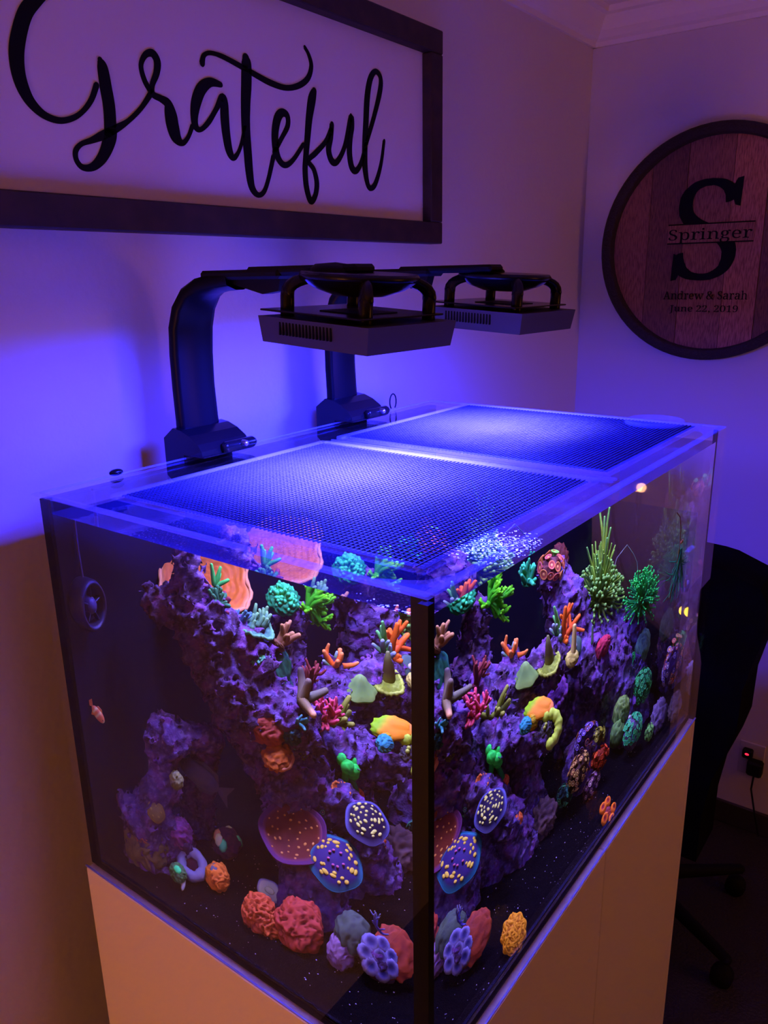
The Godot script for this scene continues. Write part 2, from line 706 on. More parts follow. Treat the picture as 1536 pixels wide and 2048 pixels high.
func lobed(t: Node3D, n: Vector3, r: float, lobes: int, col: Color, pit: Color, called := "lobe", flat := 0.55, spin := 0.0, middle := true, gap := 0.62, long := 1.0) -> void:
	# a fleshy coral of rounded lobes round a middle, each with a sunken mouth
	var b := up(n, spin)
	b = Basis(b.x, b.y, b.z * long)
	var at := []
	for k in lobes:
		var a := TAU * k / lobes + rnd(-0.12, 0.12)
		at.append(Vector3(cos(a) * gap, 0, sin(a) * gap) * r)
	if middle:
		at.append(Vector3(0, 0.12 * r, 0))
	for p in at:
		var s: float = r * rnd(0.38, 0.46)
		var m := Mb.new()
		var off := ndir() * 9.0
		blob(m, b * p, up(b.y.normalized() + b * p / r * 0.35, rnd(0, 6)), Vector3(s, s * flat * 1.5, s), 24,
			func(d): return (1.0 - 0.42 * smoothstep(0.72, 1.0, d.y)) * (1.0 + 0.06 * noise(d + off, 4.0) + 0.03 * sin(atan2(d.x, d.z) * 12.0)),
			func(d, _k): return col.lerp(pit, smoothstep(0.70, 0.93, d.y)))
		part(called, m, m_coral, t)


func brain(t: Node3D, n: Vector3, rad: Vector3, col: Color, groove: Color, freq := 3.2, deep := 0.2, called := "head", seg := 44) -> void:
	# a rounded head with winding ridges and sunken grooves
	var m := Mb.new()
	var off := ndir() * 11.0
	blob(m, Vector3.ZERO, up(n), rad, seg,
		func(d): return 1.0 + 0.12 * noise(d + off, 1.6) - deep * pow(1.0 - minf(1.0, absf(noise(d + off, freq)) * 3.6), 2.0),
		func(d, _k): return col.lerp(groove, pow(1.0 - minf(1.0, absf(noise(d + off, freq)) * 3.2), 1.5)).lerp(col * 0.75, clampf(noise(d + off, 9.0), 0, 0.6)))
	part(called, m, m_coral, t)


func ring_of(called: String, t: Node3D, n: Vector3, r: float, thick: float, a0: float, a1: float, col: Color, col2: Color, mid := Vector3.ZERO) -> void:
	var b := up(n)
	if mid != Vector3.ZERO:
		n = n.normalized()
		var x := (mid - n * mid.dot(n)).normalized()
		b = Basis(x, n, x.cross(n))
	var pts := []
	var rads := []
	var cols := []
	for k in 22:
		var f := k / 21.0
		var a := lerpf(a0, a1, f)
		pts.append(b * Vector3(cos(a) * r, 0.0, -sin(a) * r))
		rads.append(thick * (1.0 + 0.12 * sin(k * 1.9)))
		cols.append(col.lerp(col2, clampf(0.5 + 0.6 * sin(k * 2.7), 0, 1) * 0.4))
	var m := Mb.new()
	tube(m, pts, rads, cols, 12)
	part(called, m, m_coral, t)


# ---------------------------------------------------------------- the room
func build_room() -> void:
	var paint := grain(mat(Color(0.62, 0.59, 0.56), 0.75), noise_tex(0.02, FastNoiseLite.TYPE_SIMPLEX_SMOOTH, 3, 512, true, 6.0), 4.5, 0.12)
	var white := mat(Color(0.74, 0.71, 0.68), 0.7)
	var plain := mat(Color(0.62, 0.59, 0.56), 0.75)
	var m := Mb.new()
	box(m, Vector3(0.2, 1.2, -0.06), Vector3(11.0, 2.7, 0.12))
	struct("wall_back", m, paint, "matte painted wall behind the aquarium, with the framed sign")
	m = Mb.new()
	box(m, Vector3(XC + 0.06, 1.2, 0.45), Vector3(0.12, 2.7, 1.14))
	struct("wall_right", m, plain, "matte painted far wall with the round barrel head")
	m = Mb.new()
	box(m, Vector3(5.6, 1.2, 3.3), Vector3(0.12, 2.7, 6.9))
	struct("wall_far", m, plain, "plain painted wall of the dark space past the far wall's open end")
	m = Mb.new()
	box(m, Vector3(-5.2, 1.2, 3.3), Vector3(0.12, 2.7, 6.9))
	struct("wall_left", m, plain, "plain painted wall behind the viewer's left shoulder")
	m = Mb.new()
	box(m, Vector3(0.2, 1.2, 6.7), Vector3(11.0, 2.7, 0.12))
	struct("wall_front", m, plain, "plain painted wall behind the viewer")
	m = Mb.new()
	box(m, Vector3(0.2, CEIL + 0.06, 3.3), Vector3(11.0, 0.12, 6.9))
	struct("ceiling", m, white, "white ceiling over the corner of the room")
	var dark := grain(mat(Color(0.012, 0.010, 0.011), 0.8), noise_tex(0.05, FastNoiseLite.TYPE_SIMPLEX, 3, 256, true, 8.0, null, 5), 6.0, 0.6)
	m = Mb.new()
	box(m, Vector3(0.2, -0.05, 3.3), Vector3(11.0, 0.1, 6.9))
	struct("floor", m, dark, "dark floor beside the aquarium cabinet")
	# crown moulding: one profile pushed along each wall
	var prof := PackedVector2Array([Vector2(0, 0), Vector2(0.010, 0.0), Vector2(0.012, 0.012), Vector2(0.022, 0.018), Vector2(0.036, 0.034), Vector2(0.050, 0.058), Vector2(0.056, 0.066), Vector2(0.068, 0.070), Vector2(0.072, 0.086), Vector2(0, 0.086)])
	m = Mb.new()
	prism(m, prof, 7.1, Transform3D(Basis(Vector3(0, 0, 1), Vector3.UP, Vector3(-1, 0, 0)), Vector3(XC, 2.386, 0)))
	struct("trim_1", m, white, "white crown moulding along the top of the sign wall")
	m = Mb.new()
	prism(m, prof, 1.02, Transform3D(Basis(Vector3(-1, 0, 0), Vector3.UP, Vector3(0, 0, -1)), Vector3(XC, 2.386, 1.02)))
	struct("trim_2", m, white, "white crown moulding along the top of the far wall")
	m = Mb.new()
	box(m, Vector3(XC - 0.006, 0.04, 0.51), Vector3(0.012, 0.08, 1.0), 0.003)
	struct("baseboard_right", m, mat(Color(0.03, 0.025, 0.025), 0.6), "low dark baseboard along the foot of the far wall")


# strokes of the word, each x, y, width in millimetres on the wall
const WORD := [
		[177,2126,15, 155,2106,18, 140,2090,20, 129,2069,21, 120,2043,22, 118,2019,21, 122,1999,19, 131,1983,15, 147,1971,11, 168,1967,9, 188,1972,8, 206,1983,7, 222,2000,8, 233,2020,9],
		[243,2053,9, 246,2044,18, 248,2019,21, 250,1997,21, 249,1974,21, 246,1955,22, 232,1930,17, 214,1914,12, 197,1911,9, 188,1919,8, 188,1931,8, 198,1941,7, 216,1948,9, 236,1957,13, 260,1969,11, 282,1982,7, 305,2001,7, 324,2022,9],
		[327,2024,9, 316,2039,9, 312,2058,8, 321,2073,9, 334,2078,12, 342,2069,13, 339,2053,11, 329,2035,9, 329,2023,10, 343,2019,11, 355,2014,16, 359,2000,24, 361,1984,25, 366,1969,21, 377,1962,10, 389,1971,7, 400,1989,8],
		[465,2057,9, 443,2057,15, 424,2045,20, 411,2024,20, 405,2002,15, 407,1988,12, 417,1986,8, 434,1999,9, 452,2020,9, 466,2038,14, 470,2031,17, 469,2010,19, 470,1984,18, 474,1961,16, 482,1951,11, 494,1960,7, 505,1980,7, 513,2005,7],
		[524,2105,17, 525,2096,23, 522,2066,24, 518,2039,22, 515,2003,20, 516,1958,19, 517,1931,18, 521,1908,15, 534,1897,10, 549,1903,9, 562,1925,9, 577,1962,10],
		[429,2081,11, 434,2093,8, 447,2099,6, 469,2099,8, 499,2094,9, 537,2086,10, 578,2078,11, 617,2076,10, 651,2085,11, 676,2101,11, 686,2122,10, 680,2139,8, 670,2149,6],
		[579,1969,10, 601,1995,9, 617,2016,11, 617,2032,12, 604,2035,15, 592,2024,18, 584,2000,17, 584,1973,16, 593,1956,13, 608,1951,11, 629,1963,9, 656,1990,8],
		[691,2082,14, 684,2067,21, 675,2037,18, 669,2008,16, 662,1972,14, 658,1947,14, 660,1917,14, 670,1895,13, 683,1905,12, 689,1927,13, 682,1950,11, 668,1964,10, 689,1979,11, 718,2001,10, 737,2026,12],
		[738,2033,12, 733,2010,14, 726,1988,15, 734,1970,15, 750,1970,12, 774,1999,11, 795,2052,13, 797,2038,16, 791,2016,16, 788,1988,16, 794,1964,16, 808,1959,13, 826,1978,11, 843,2017,11],
		[841,2011,11, 868,2062,12, 890,2113,14, 892,2137,12, 876,2145,11, 859,2129,15, 848,2096,17, 842,2049,17, 837,2006,17, 836,1968,17, 843,1938,13, 854,1930,12, 870,1941,12, 889,1978,10, 901,2023,8]
]

func build_sign() -> void:
	var x1 := 1.0873
	var x0 := -0.06
	var y0 := 1.827
	var y1 := 2.254
	var t := thing("framed_sign", "white wall sign with the handwritten word grateful in a dark wood frame", "sign", Vector3((x0 + x1) / 2, y0, 0.0))
	var o := t.position
	var bd := mat(Color(0.66, 0.62, 0.60), 0.6)
	var m := Mb.new()
	box(m, Vector3((x0 + x1) / 2, (y0 + y1) / 2, 0.008) - o, Vector3(x1 - x0 - 0.02, y1 - y0 - 0.02, 0.008))
	part("panel", m, bd, t)
	var g := Gradient.new()
	g.set_color(0, Color(0.10, 0.065, 0.055))
	g.set_color(1, Color(0.21, 0.14, 0.115))
	var wood := mat(Color.WHITE, 0.6)
	wood.albedo_texture = noise_tex(0.03, FastNoiseLite.TYPE_SIMPLEX, 4, 256, false, 1.0, g, 4)
	wood.uv1_triplanar = true
	wood.uv1_scale = Vector3(2, 2, 2)
	var w := 0.046
	var d := 0.034
	for e in [[x0, y0, x1, y0 + w], [x0, y1 - w, x1, y1], [x0, y0 + w, x0 + w, y1 - w], [x1 - w, y0 + w, x1, y1 - w]]:
		m = Mb.new()
		box(m, Vector3((e[0] + e[2]) / 2, (e[1] + e[3]) / 2, 0.001 + d / 2) - o, Vector3(e[2] - e[0] - 0.0008, e[3] - e[1] - 0.0008, d), 0.002)
		part("frame_rail", m, wood, t)
	for st in WORD:
		var pts := []
		for k in range(0, st.size(), 3):
			pts.append(Vector3(st[k], st[k + 1], st[k + 2]) / 1000.0)
		var fine := []
		for k in pts.size() - 1:
			var a: Vector3 = pts[maxi(k - 1, 0)]
			var b: Vector3 = pts[k]
			var c: Vector3 = pts[k + 1]
			var e: Vector3 = pts[mini(k + 2, pts.size() - 1)]
			for s in 6:
				fine.append(b.cubic_interpolate(c, a, e, s / 6.0))
		fine.append(pts[-1])
		var left := []
		var right := []
		for k in fine.size():
			var tan: Vector3 = fine[mini(k + 1, fine.size() - 1)] - fine[maxi(k - 1, 0)]
			var nn := Vector2(-tan.y, tan.x).normalized() * maxf(fine[k].z, 0.007) * 0.46
			left.append(Vector2(fine[k].x, fine[k].y) + nn)
			right.append(Vector2(fine[k].x, fine[k].y) - nn)
		m = Mb.new()
		var zf := 0.0135
		for k in fine.size() - 1:
			var a := Vector3(left[k].x, left[k].y, zf) - o
			var b := Vector3(right[k].x, right[k].y, zf) - o
			var c := Vector3(right[k + 1].x, right[k + 1].y, zf) - o
			var e := Vector3(left[k + 1].x, left[k + 1].y, zf) - o
			var dn := Vector3(0, 0, -0.002)
			m.flat([a, b, c, e])
			m.flat([a + dn, a, e, e + dn])
			m.flat([b, b + dn, c + dn, c])
		for k in [0, fine.size() - 1]:
			var cc := Vector3(fine[k].x, fine[k].y, zf - 0.0003) - o
			var rr: float = maxf(fine[k].z, 0.007) * 0.46
			var ring := []
			for s in 14:
				ring.append(cc + Vector3(cos(TAU * s / 14), sin(TAU * s / 14), 0) * rr)
			m.flat(ring)
		part("letter_stroke", m, m_ink, t)


func text(t: Node3D, said: String, size: float, wide: float, at: Vector3, called: String, depth := 0.0015) -> void:
	# lettering on the far wall: reads along +z, faces -x
	var f := SystemFont.new()
	f.font_names = PackedStringArray(["Droid Serif"])
	var tm := TextMesh.new()
	tm.font = f
	tm.text = said
	tm.font_size = 64
	tm.pixel_size = 0.01
	tm.depth = 0.02
	var bb := tm.get_aabb()
	var k := Vector3(wide / bb.size.x, size / bb.size.y, depth / 0.02)
	var b := Basis(Vector3(0, 0, 1), Vector3.UP, Vector3(-1, 0, 0))
	var c := bb.get_center()
	put(called, tm, m_ink, t, Transform3D(b * Basis.from_scale(k), at - b * (c * k)))


func build_barrel() -> void:
	var r := 0.317
	var c := Vector3(XC, 1.828, 0.394)
	var t := thing("barrel_head", "round dark wooden barrel head with a monogram, hung on the far wall", "wall decor", c - Vector3(0, r, 0))
	var mid := Vector3(0, r, 0)
	var b := Basis(Vector3(0, 0, 1), Vector3.UP, Vector3(-1, 0, 0))     # local x along the wall, z out of it
	var woods := []
	for k in 3:
		var g := Gradient.new()
		var d: float = [1.0, 0.8, 1.15][k]
		g.set_color(0, Color(0.34 * d, 0.19 * d, 0.135 * d))
		g.add_point(0.45, Color(0.57 * d, 0.36 * d, 0.25 * d))
		g.set_color(g.get_point_count() - 1, Color(0.68 * d, 0.46 * d, 0.33 * d))
		var w := mat(Color.WHITE, 0.75)
		w.albedo_texture = noise_tex(0.035, FastNoiseLite.TYPE_SIMPLEX, 4, 512, false, 1.0, g, 20 + k)
		w.uv1_triplanar = true
		w.uv1_scale = Vector3(13, 1.4, 13)
		woods.append(w)
	var seams := [-0.30, -0.185, -0.085, 0.038, 0.129, 0.215, 0.30]
	var ri := 0.296
	for k in seams.size() - 1:
		var a: float = seams[k] + 0.0008
		var e: float = seams[k + 1] - 0.0008
		var poly := PackedVector2Array()
		for s in 9:
			var x := clampf(lerpf(a, e, s / 8.0), -ri + 0.001, ri - 0.001)
			poly.append(Vector2(x, sqrt(ri * ri - x * x)))
		for s in 9:
			var x := clampf(lerpf(e, a, s / 8.0), -ri + 0.001, ri - 0.001)
			poly.append(Vector2(x, -sqrt(ri * ri - x * x)))
		var m := Mb.new()
		prism(m, poly, 0.016 + [0.0, 0.0016, 0.0004, 0.002, 0.0006, 0.0012][k], Transform3D(b, mid))
		part("plank", m, woods[[0, 1, 0, 2, 1, 0][k]], t)
	var m := Mb.new()
	var bb := Basis(Vector3(0, 0, 1), Vector3(-1, 0, 0), Vector3(0, -1, 0))
	lathe(m, mid, bb, [Vector2(r, 0.0), Vector2(r, 0.04), Vector2(r - 0.006, 0.046), Vector2(r - 0.024, 0.046), Vector2(r - 0.030, 0.038), Vector2(r - 0.031, 0.0)], 72)
	part("hoop", m, grain(mat(Color(0.022, 0.013, 0.010), 0.8), noise_tex(0.04, FastNoiseLite.TYPE_SIMPLEX, 3, 256, true, 9.0, null, 9), 9.0, 0.7), t)
	# the big letter, cut by the name band: a plank-coloured strip lies over its middle
	text(t, "S", 0.272, 0.171, mid + Vector3(-0.019, 0.041, -0.0215), "monogram")
	for e in [PackedVector2Array([Vector2(.066, .176), Vector2(.050, .172), Vector2(.036, .140), Vector2(.050, .104), Vector2(.064, .100)]), PackedVector2Array([Vector2(-.110, -.096), Vector2(-.095, -.093), Vector2(-.080, -.062), Vector2(-.094, -.026), Vector2(-.107, -.020)])]:
		m = Mb.new()
		prism(m, e, 0.0015, Transform3D(b, mid + Vector3(-0.0181, 0, 0)))
		part("monogram_serif", m, m_ink, t)
	m = Mb.new()
	box(m, mid + Vector3(-0.0205, 0.0335, -0.010), Vector3(0.0015, 0.050, 0.234), 0.0004)
	part("name_band", m, woods[0], t)
	for y in [0.0585, 0.0075]:
		m = Mb.new()
		box(m, mid + Vector3(-0.0205, y, -0.010), Vector3(0.002, 0.0035, 0.234))
		part("band_line", m, m_ink, t)
	text(t, "Springer", 0.040, 0.226, mid + Vector3(-0.0217, 0.027, -0.011), "lettering", 0.001)
	text(t, "Andrew & Sarah", 0.024, 0.234, mid + Vector3(-0.019, -0.136, -0.010), "lettering")
	text(t, "June 22, 2019", 0.024, 0.190, mid + Vector3(-0.019, -0.176, -0.010), "lettering")


# ---------------------------------------------------------------- tank, cabinet, lids
func build_cabinet() -> void:
	var wh := mat(Color(0.80, 0.76, 0.70), 0.42)
	var t := thing("aquarium_cabinet", "plain white aquarium cabinet under the tank", "cabinet", Vector3(TL / 2, 0, (Z0 + Z1) / 2))
	var o := t.position
	var m := Mb.new()
	box(m, Vector3(TL / 2, 0.46, (Z0 + Z1) / 2) - o, Vector3(TL - 0.04, 0.86, Z1 - Z0 - 0.05))
	part("carcass", m, m_black, t)
	m = Mb.new()
	box(m, Vector3(0.009, 0.4935, (Z0 + Z1) / 2) - o, Vector3(0.018, 0.863, Z1 - Z0), 0.0015)
	part("end_panel", m, wh, t)
	m = Mb.new()
	box(m, Vector3(TL - 0.009, 0.4935, (Z0 + Z1) / 2) - o, Vector3(0.018, 0.863, Z1 - Z0), 0.0015)
	part("end_panel", m, wh, t)
	for e in [[0.019, 0.4795], [0.4815, TL - 0.019]]:
		m = Mb.new()
		box(m, Vector3((e[0] + e[1]) / 2, 0.4935, Z1 - 0.009) - o, Vector3(e[1] - e[0], 0.863, 0.018), 0.0015)
		part("door", m, wh, t)
	m = Mb.new()
	box(m, Vector3(TL / 2, 0.03, (Z0 + Z1) / 2) - o, Vector3(TL - 0.06, 0.06, Z1 - Z0 - 0.06))
	part("plinth", m, m_black, t)


func glass_slab(m: Mb, at: Vector3, across: Vector3, rise: Vector3, inward: Vector3) -> void:   # the outer face and its edges; the top edge is ground glass, the water lies against the inside
	m.flat([at, at + across, at + across + rise, at + rise])
	m.flat([at + inward, at + inward + across, at + across, at])
	m.flat([at + inward, at, at + rise, at + rise + inward])
	m.flat([at + across, at + across + inward, at + across + rise + inward, at + across + rise])


func build_tank() -> void:
	var t := thing("aquarium", "rimless glass aquarium standing on the white cabinet", "aquarium", Vector3(TL / 2, BOT, (Z0 + Z1) / 2))
	var o := t.position
	var h := RIM - BOT - 0.003
	var yc := BOT + h / 2
	var g := 0.010
	var m := Mb.new()
	glass_slab(m, Vector3(0, BOT, Z0) - o, Vector3(0, 0, Z1 - Z0), Vector3(0, h, 0), Vector3(g, 0, 0))
	part("end_pane", m, m_glass, t)
	m = Mb.new()
	glass_slab(m, Vector3(g, BOT, Z1) - o, Vector3(TL - 2 * g, 0, 0), Vector3(0, h, 0), Vector3(0, 0, -g))
	part("front_pane", m, m_glass, t)
	m = Mb.new()
	glass_slab(m, Vector3(TL, BOT, Z1) - o, Vector3(0, 0, Z0 - Z1), Vector3(0, h, 0), Vector3(-g, 0, 0))
	part("end_pane", m, m_glass, t)
	m = Mb.new()
	box(m, Vector3(TL / 2, yc - 0.003, Z0 + 0.009) - o, Vector3(TL - 2 * g, h - 0.006, 0.018), 0.0008)
	var bp := mat(Color(0.003, 0.003, 0.004), 0.6)
	bp.metallic_specular = 0.1
	part("back_panel", m, bp, t)
	m = Mb.new()
	box(m, Vector3(TL / 2, BOT + 0.004, (Z0 + Z1) / 2) - o, Vector3(TL - 2 * g, 0.008, Z1 - Z0 - 2 * g))
	part("bottom_pane", m, m_black, t)
	# ground top edges of the panes
	for e in [[0.0055, (Z0 + Z1) / 2, 0.011, Z1 - Z0], [TL - 0.0055, (Z0 + Z1) / 2, 0.011, Z1 - Z0], [TL / 2, Z1 - 0.0055, TL - 0.022, 0.011], [TL / 2, Z0 + 0.0015, TL - 0.022, 0.003]]:
		m = Mb.new()
		box(m, Vector3(e[0], RIM - 0.0016, e[1]) - o, Vector3(e[2], 0.003, e[3]), 0.0008)
		part("ground_edge", m, m_edge, t)
	# ground lower edges, a thin line over the cabinet; blue lamp glow painted in
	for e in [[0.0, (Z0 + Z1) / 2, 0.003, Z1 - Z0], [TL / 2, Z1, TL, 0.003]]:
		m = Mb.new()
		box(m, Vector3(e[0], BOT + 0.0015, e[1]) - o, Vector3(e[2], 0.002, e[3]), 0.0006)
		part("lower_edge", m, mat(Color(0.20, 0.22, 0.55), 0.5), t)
	# black silicone in the corners
	for e in [[0.0, Z1, 1, -1, 0.015], [0.0, Z0 + 0.018, 1, 1, 0.008], [TL, Z1, -1, -1, 0.008]]:
		m = Mb.new()
		var s: float = e[4]
		var x: float = e[0] + 0.010 * e[2]
		var z: float = e[1] + (0.010 * e[3] if e[1] == Z1 else 0.0)
		var poly := PackedVector2Array([Vector2(x, z), Vector2(x + s * e[2], z), Vector2(x + s * 0.35 * e[2], z + s * 0.35 * e[3]), Vector2(x, z + s * e[3])])
		prism(m, poly, h - 0.01, Transform3D(Basis(Vector3.RIGHT, Vector3(0, 0, 1), Vector3(0, -1, 0)), Vector3(0, RIM - 0.006, 0) - o))
		part("silicone_seam", m, m_ink, t)
	for e in [[0.0, 0.0135, 0.0125], [0.0, 0.0, 0.0]]:
		if e[1] > 0.0:
			m = Mb.new()
			box(m, Vector3(0.005, yc - 0.002, Z1 - 0.0058) - o, Vector3(0.0094, h - 0.006, 0.0108))
			part("corner_joint", m, m_ink, t)
	# low black strips of silicone and black sand edge are the tank's own bottom seam
	m = Mb.new()
	box(m, Vector3(0.013, BOT + 0.007, (Z0 + Z1) / 2) - o, Vector3(0.006, 0.008, Z1 - Z0 - 0.03))
	part("silicone_seam", m, m_ink, t)
	m = Mb.new()
	box(m, Vector3(TL / 2, BOT + 0.007, Z1 - 0.013) - o, Vector3(TL - 0.03, 0.008, 0.006))
	part("silicone_seam", m, m_ink, t)
	# clear braces round the opening
	for e in [[TL / 2, 0.160, TL - 0.024, 0.094], [0.468, 0.455, 0.040, 0.49]]:
		m = Mb.new()
		box(m, Vector3(e[0], RIM - 0.006, e[1]) - o, Vector3(e[2], 0.004, e[3]), 0.0006)
		part("brace", m, m_clear, t)
	for e in [[0.0, Z1, 1.0, -1.0], [TL, Z1, -1.0, -1.0]]:
		m = Mb.new()
		var cx: float = e[0] + 0.011 * e[2]
		var cz: float = e[1] + 0.011 * e[3]
		prism(m, PackedVector2Array([Vector2(cx, cz), Vector2(cx + 0.075 * e[2], cz), Vector2(cx + 0.030 * e[2], cz + 0.018 * e[3]), Vector2(cx + 0.022 * e[2], cz + 0.030 * e[3]), Vector2(cx, cz + 0.075 * e[3])]), 0.004, Transform3D(Basis(Vector3.RIGHT, Vector3(0, 0, 1), Vector3(0, -1, 0)), Vector3(0, RIM - 0.004, 0) - o))
		part("corner_gusset", m, m_frost, t)
	for x in [0.461, 0.475]:
		m = Mb.new()
		box(m, Vector3(x, RIM - 0.0015, 0.455) - o, Vector3(0.003, 0.004, 0.49), 0.0006)
		part("lid_rail", m, m_frost, t)

	# water: refracting sides, a rippled surface that light passes
	var w := thing("aquarium_water", "clear still water that fills the glass aquarium", "water", Vector3(TL / 2, BOT + 0.009, (Z0 + Z1) / 2))
	w.set_meta("kind", "stuff")
	var wm := StandardMaterial3D.new()
	wm.albedo_color = Color(1, 1, 1, 0)
	wm.roughness = 0.0
	wm.refraction_enabled = true
	wm.refraction_scale = 0.033
	wm.metallic_specular = 0.5
	var x0 := 0.0102 - TL / 2
	var x1 := TL / 2 - 0.0102
	var zz0 := 0.0102 - (Z1 - Z0) / 2
	var zz1 := (Z1 - Z0) / 2 - 0.0102
	var top := WATER - BOT - 0.009
	m = Mb.new()
	m.flat([Vector3(x0, 0, zz0), Vector3(x0, 0, zz1), Vector3(x0, top, zz1), Vector3(x0, top, zz0)])
	m.flat([Vector3(x1, 0, zz1), Vector3(x1, 0, zz0), Vector3(x1, top, zz0), Vector3(x1, top, zz1)])
	m.flat([Vector3(x0, 0, zz1), Vector3(x1, 0, zz1), Vector3(x1, top, zz1), Vector3(x0, top, zz1)])
	m.flat([Vector3(x1, 0, zz0), Vector3(x0, 0, zz0), Vector3(x0, top, zz0), Vector3(x1, top, zz0)])
	m.flat([Vector3(x0, 0, zz0), Vector3(x1, 0, zz0), Vector3(x1, 0, zz1), Vector3(x0, 0, zz1)])
	part("water_body", m, wm, w)
	m = Mb.new()
	m.flat([Vector3(x0, top, zz1), Vector3(x1, top, zz1), Vector3(x1, top, zz0), Vector3(x0, top, zz0)])
	var sm := pane(0.28, 0.0)
	sm.albedo_color = Color(0.31, 0.34, 0.66, 0.28)
	grain(sm, noise_tex(0.02, FastNoiseLite.TYPE_SIMPLEX_SMOOTH, 2, 512, true, 5.0, null, 12), 6.0, RIPPLE)
	part("water_surface", m, sm, w)


func build_sand() -> void:
	var m := Mb.new()
	var nx := 120
	var nzz := 84
	var x0 := 0.0112
	var x1 := TL - 0.0112
	var z0 := Z0 + 0.0185
	var z1 := Z1 - 0.0112
	var ids := []
	for i in nx + 1:
		var row := []
		for k in nzz + 1:
			var p := Vector3(lerpf(x0, x1, float(i) / nx), 0, lerpf(z0, z1, float(k) / nzz))
			p.y = SAND + 0.005 * noise(p, 9.0) + 0.0018 * noise(p, 60.0)
			row.append(m.p(p - Vector3(TL / 2, BOT, 0.4), Color.WHITE))
		ids.append(row)
	for i in nx:
		for k in nzz:
			m.q(ids[i][k], ids[i][k + 1], ids[i + 1][k + 1], ids[i + 1][k])
	var low := BOT + 0.0095
	for e in [[x0, z0, x0, z1], [x0, z1, x1, z1], [x1, z1, x1, z0], [x1, z0, x0, z0]]:
		var a := Vector3(e[0], low, e[1])
		var b := Vector3(e[2], low, e[3])
		var hh := Vector3(0, SAND - 0.003 - low, 0)
		m.flat([a - Vector3(TL / 2, BOT, 0.4), b - Vector3(TL / 2, BOT, 0.4), b + hh - Vector3(TL / 2, BOT, 0.4), a + hh - Vector3(TL / 2, BOT, 0.4)])
	var g := Gradient.new()
	g.set_color(0, Color(0.012, 0.011, 0.010))
	g.add_point(0.62, Color(0.022, 0.020, 0.017))
	g.add_point(0.80, Color(0.05, 0.046, 0.04))
	g.set_color(g.get_point_count() - 1, Color(0.22, 0.20, 0.21))
	var s := mat(Color.WHITE, 0.85)
	s.metallic_specular = 0.08
	s.albedo_texture = noise_tex(0.35, FastNoiseLite.TYPE_SIMPLEX, 2, 512, false, 1.0, g, 31)
	grain(s, noise_tex(0.3, FastNoiseLite.TYPE_CELLULAR, 1, 512, true, 8.0, null, 32), 5.0, 0.8)
	var o := put("black_sand", m.mesh(), s, self)
	o.position = Vector3(TL / 2, BOT, 0.4)
	tag(o, "black sand bed across the bottom of the aquarium", "sand", "", "stuff")
	# pale shell crumbs on it
	var mm := MultiMesh.new()
	mm.transform_format = MultiMesh.TRANSFORM_3D
	mm.mesh = bead(Color(0.45, 0.42, 0.42), "crumb")
	mm.instance_count = 420
	for k in 420:
		var p := Vector3(rnd(0.02, 0.9), 0, rnd(0.16, 0.70))
		if k < 230:
			p = Vector3(rnd(0.02, 0.5), 0, rnd(0.3, 0.70))
		p.y = SAND + 0.005 * noise(p, 9.0) + 0.0008
		var s3 := Vector3(rnd(0.6, 1.6), rnd(0.5, 1.0), rnd(0.6, 1.6)) * rnd(0.0009, 0.0021)
		mm.set_instance_transform(k, Transform3D(Basis(Vector3.UP, rnd(0, 6)) * Basis.from_scale(s3), p))
	var q := MultiMeshInstance3D.new()
	q.name = "shell_crumbs"
	q.multimesh = mm
	q.material_override = m_soft
	add_child(q)
	tag(q, "pale shell crumbs strewn over the black sand", "shell grit", "", "stuff")


func build_lid(x0: float, x1: float, z0: float, z1: float, label: String) -> Node3D:
	var t := thing("mesh_lid", label, "lid", Vector3((x0 + x1) / 2, RIM - 0.003, (z0 + z1) / 2), "mesh lids on the tank")
	var o := t.position
	var w := 0.011
	for e in [[x0, z0, x1, z0 + w], [x0, z1 - w, x1, z1], [x0, z0 + w, x0 + w, z1 - w], [x1 - w, z0 + w, x1, z1 - w]]:
		var m := Mb.new()
		box(m, Vector3((e[0] + e[2]) / 2, RIM + 0.0005, (e[1] + e[3]) / 2) - o, Vector3(e[2] - e[0] - 0.0005, 0.006, e[3] - e[1] - 0.0005), 0.001)
		part("frame_rail", m, m_frost, t)
	var m := Mb.new()
	var pitch := 0.00635
	var bar := 0.0014
	var x := x0 + w + pitch * 0.5
	while x < x1 - w:
		box(m, Vector3(x, RIM + 0.0005, (z0 + z1) / 2) - o, Vector3(bar, 0.0011, z1 - z0 - 2 * w + 0.004))
		x += pitch
	var z := z0 + w + pitch * 0.5
	while z < z1 - w:
		box(m, Vector3((x0 + x1) / 2, RIM + 0.0011, z) - o, Vector3(x1 - x0 - 2 * w + 0.004, 0.0011, bar))
		z += pitch
	part("netting", m, m_net, t).set_meta("kind", "stuff")
	return t


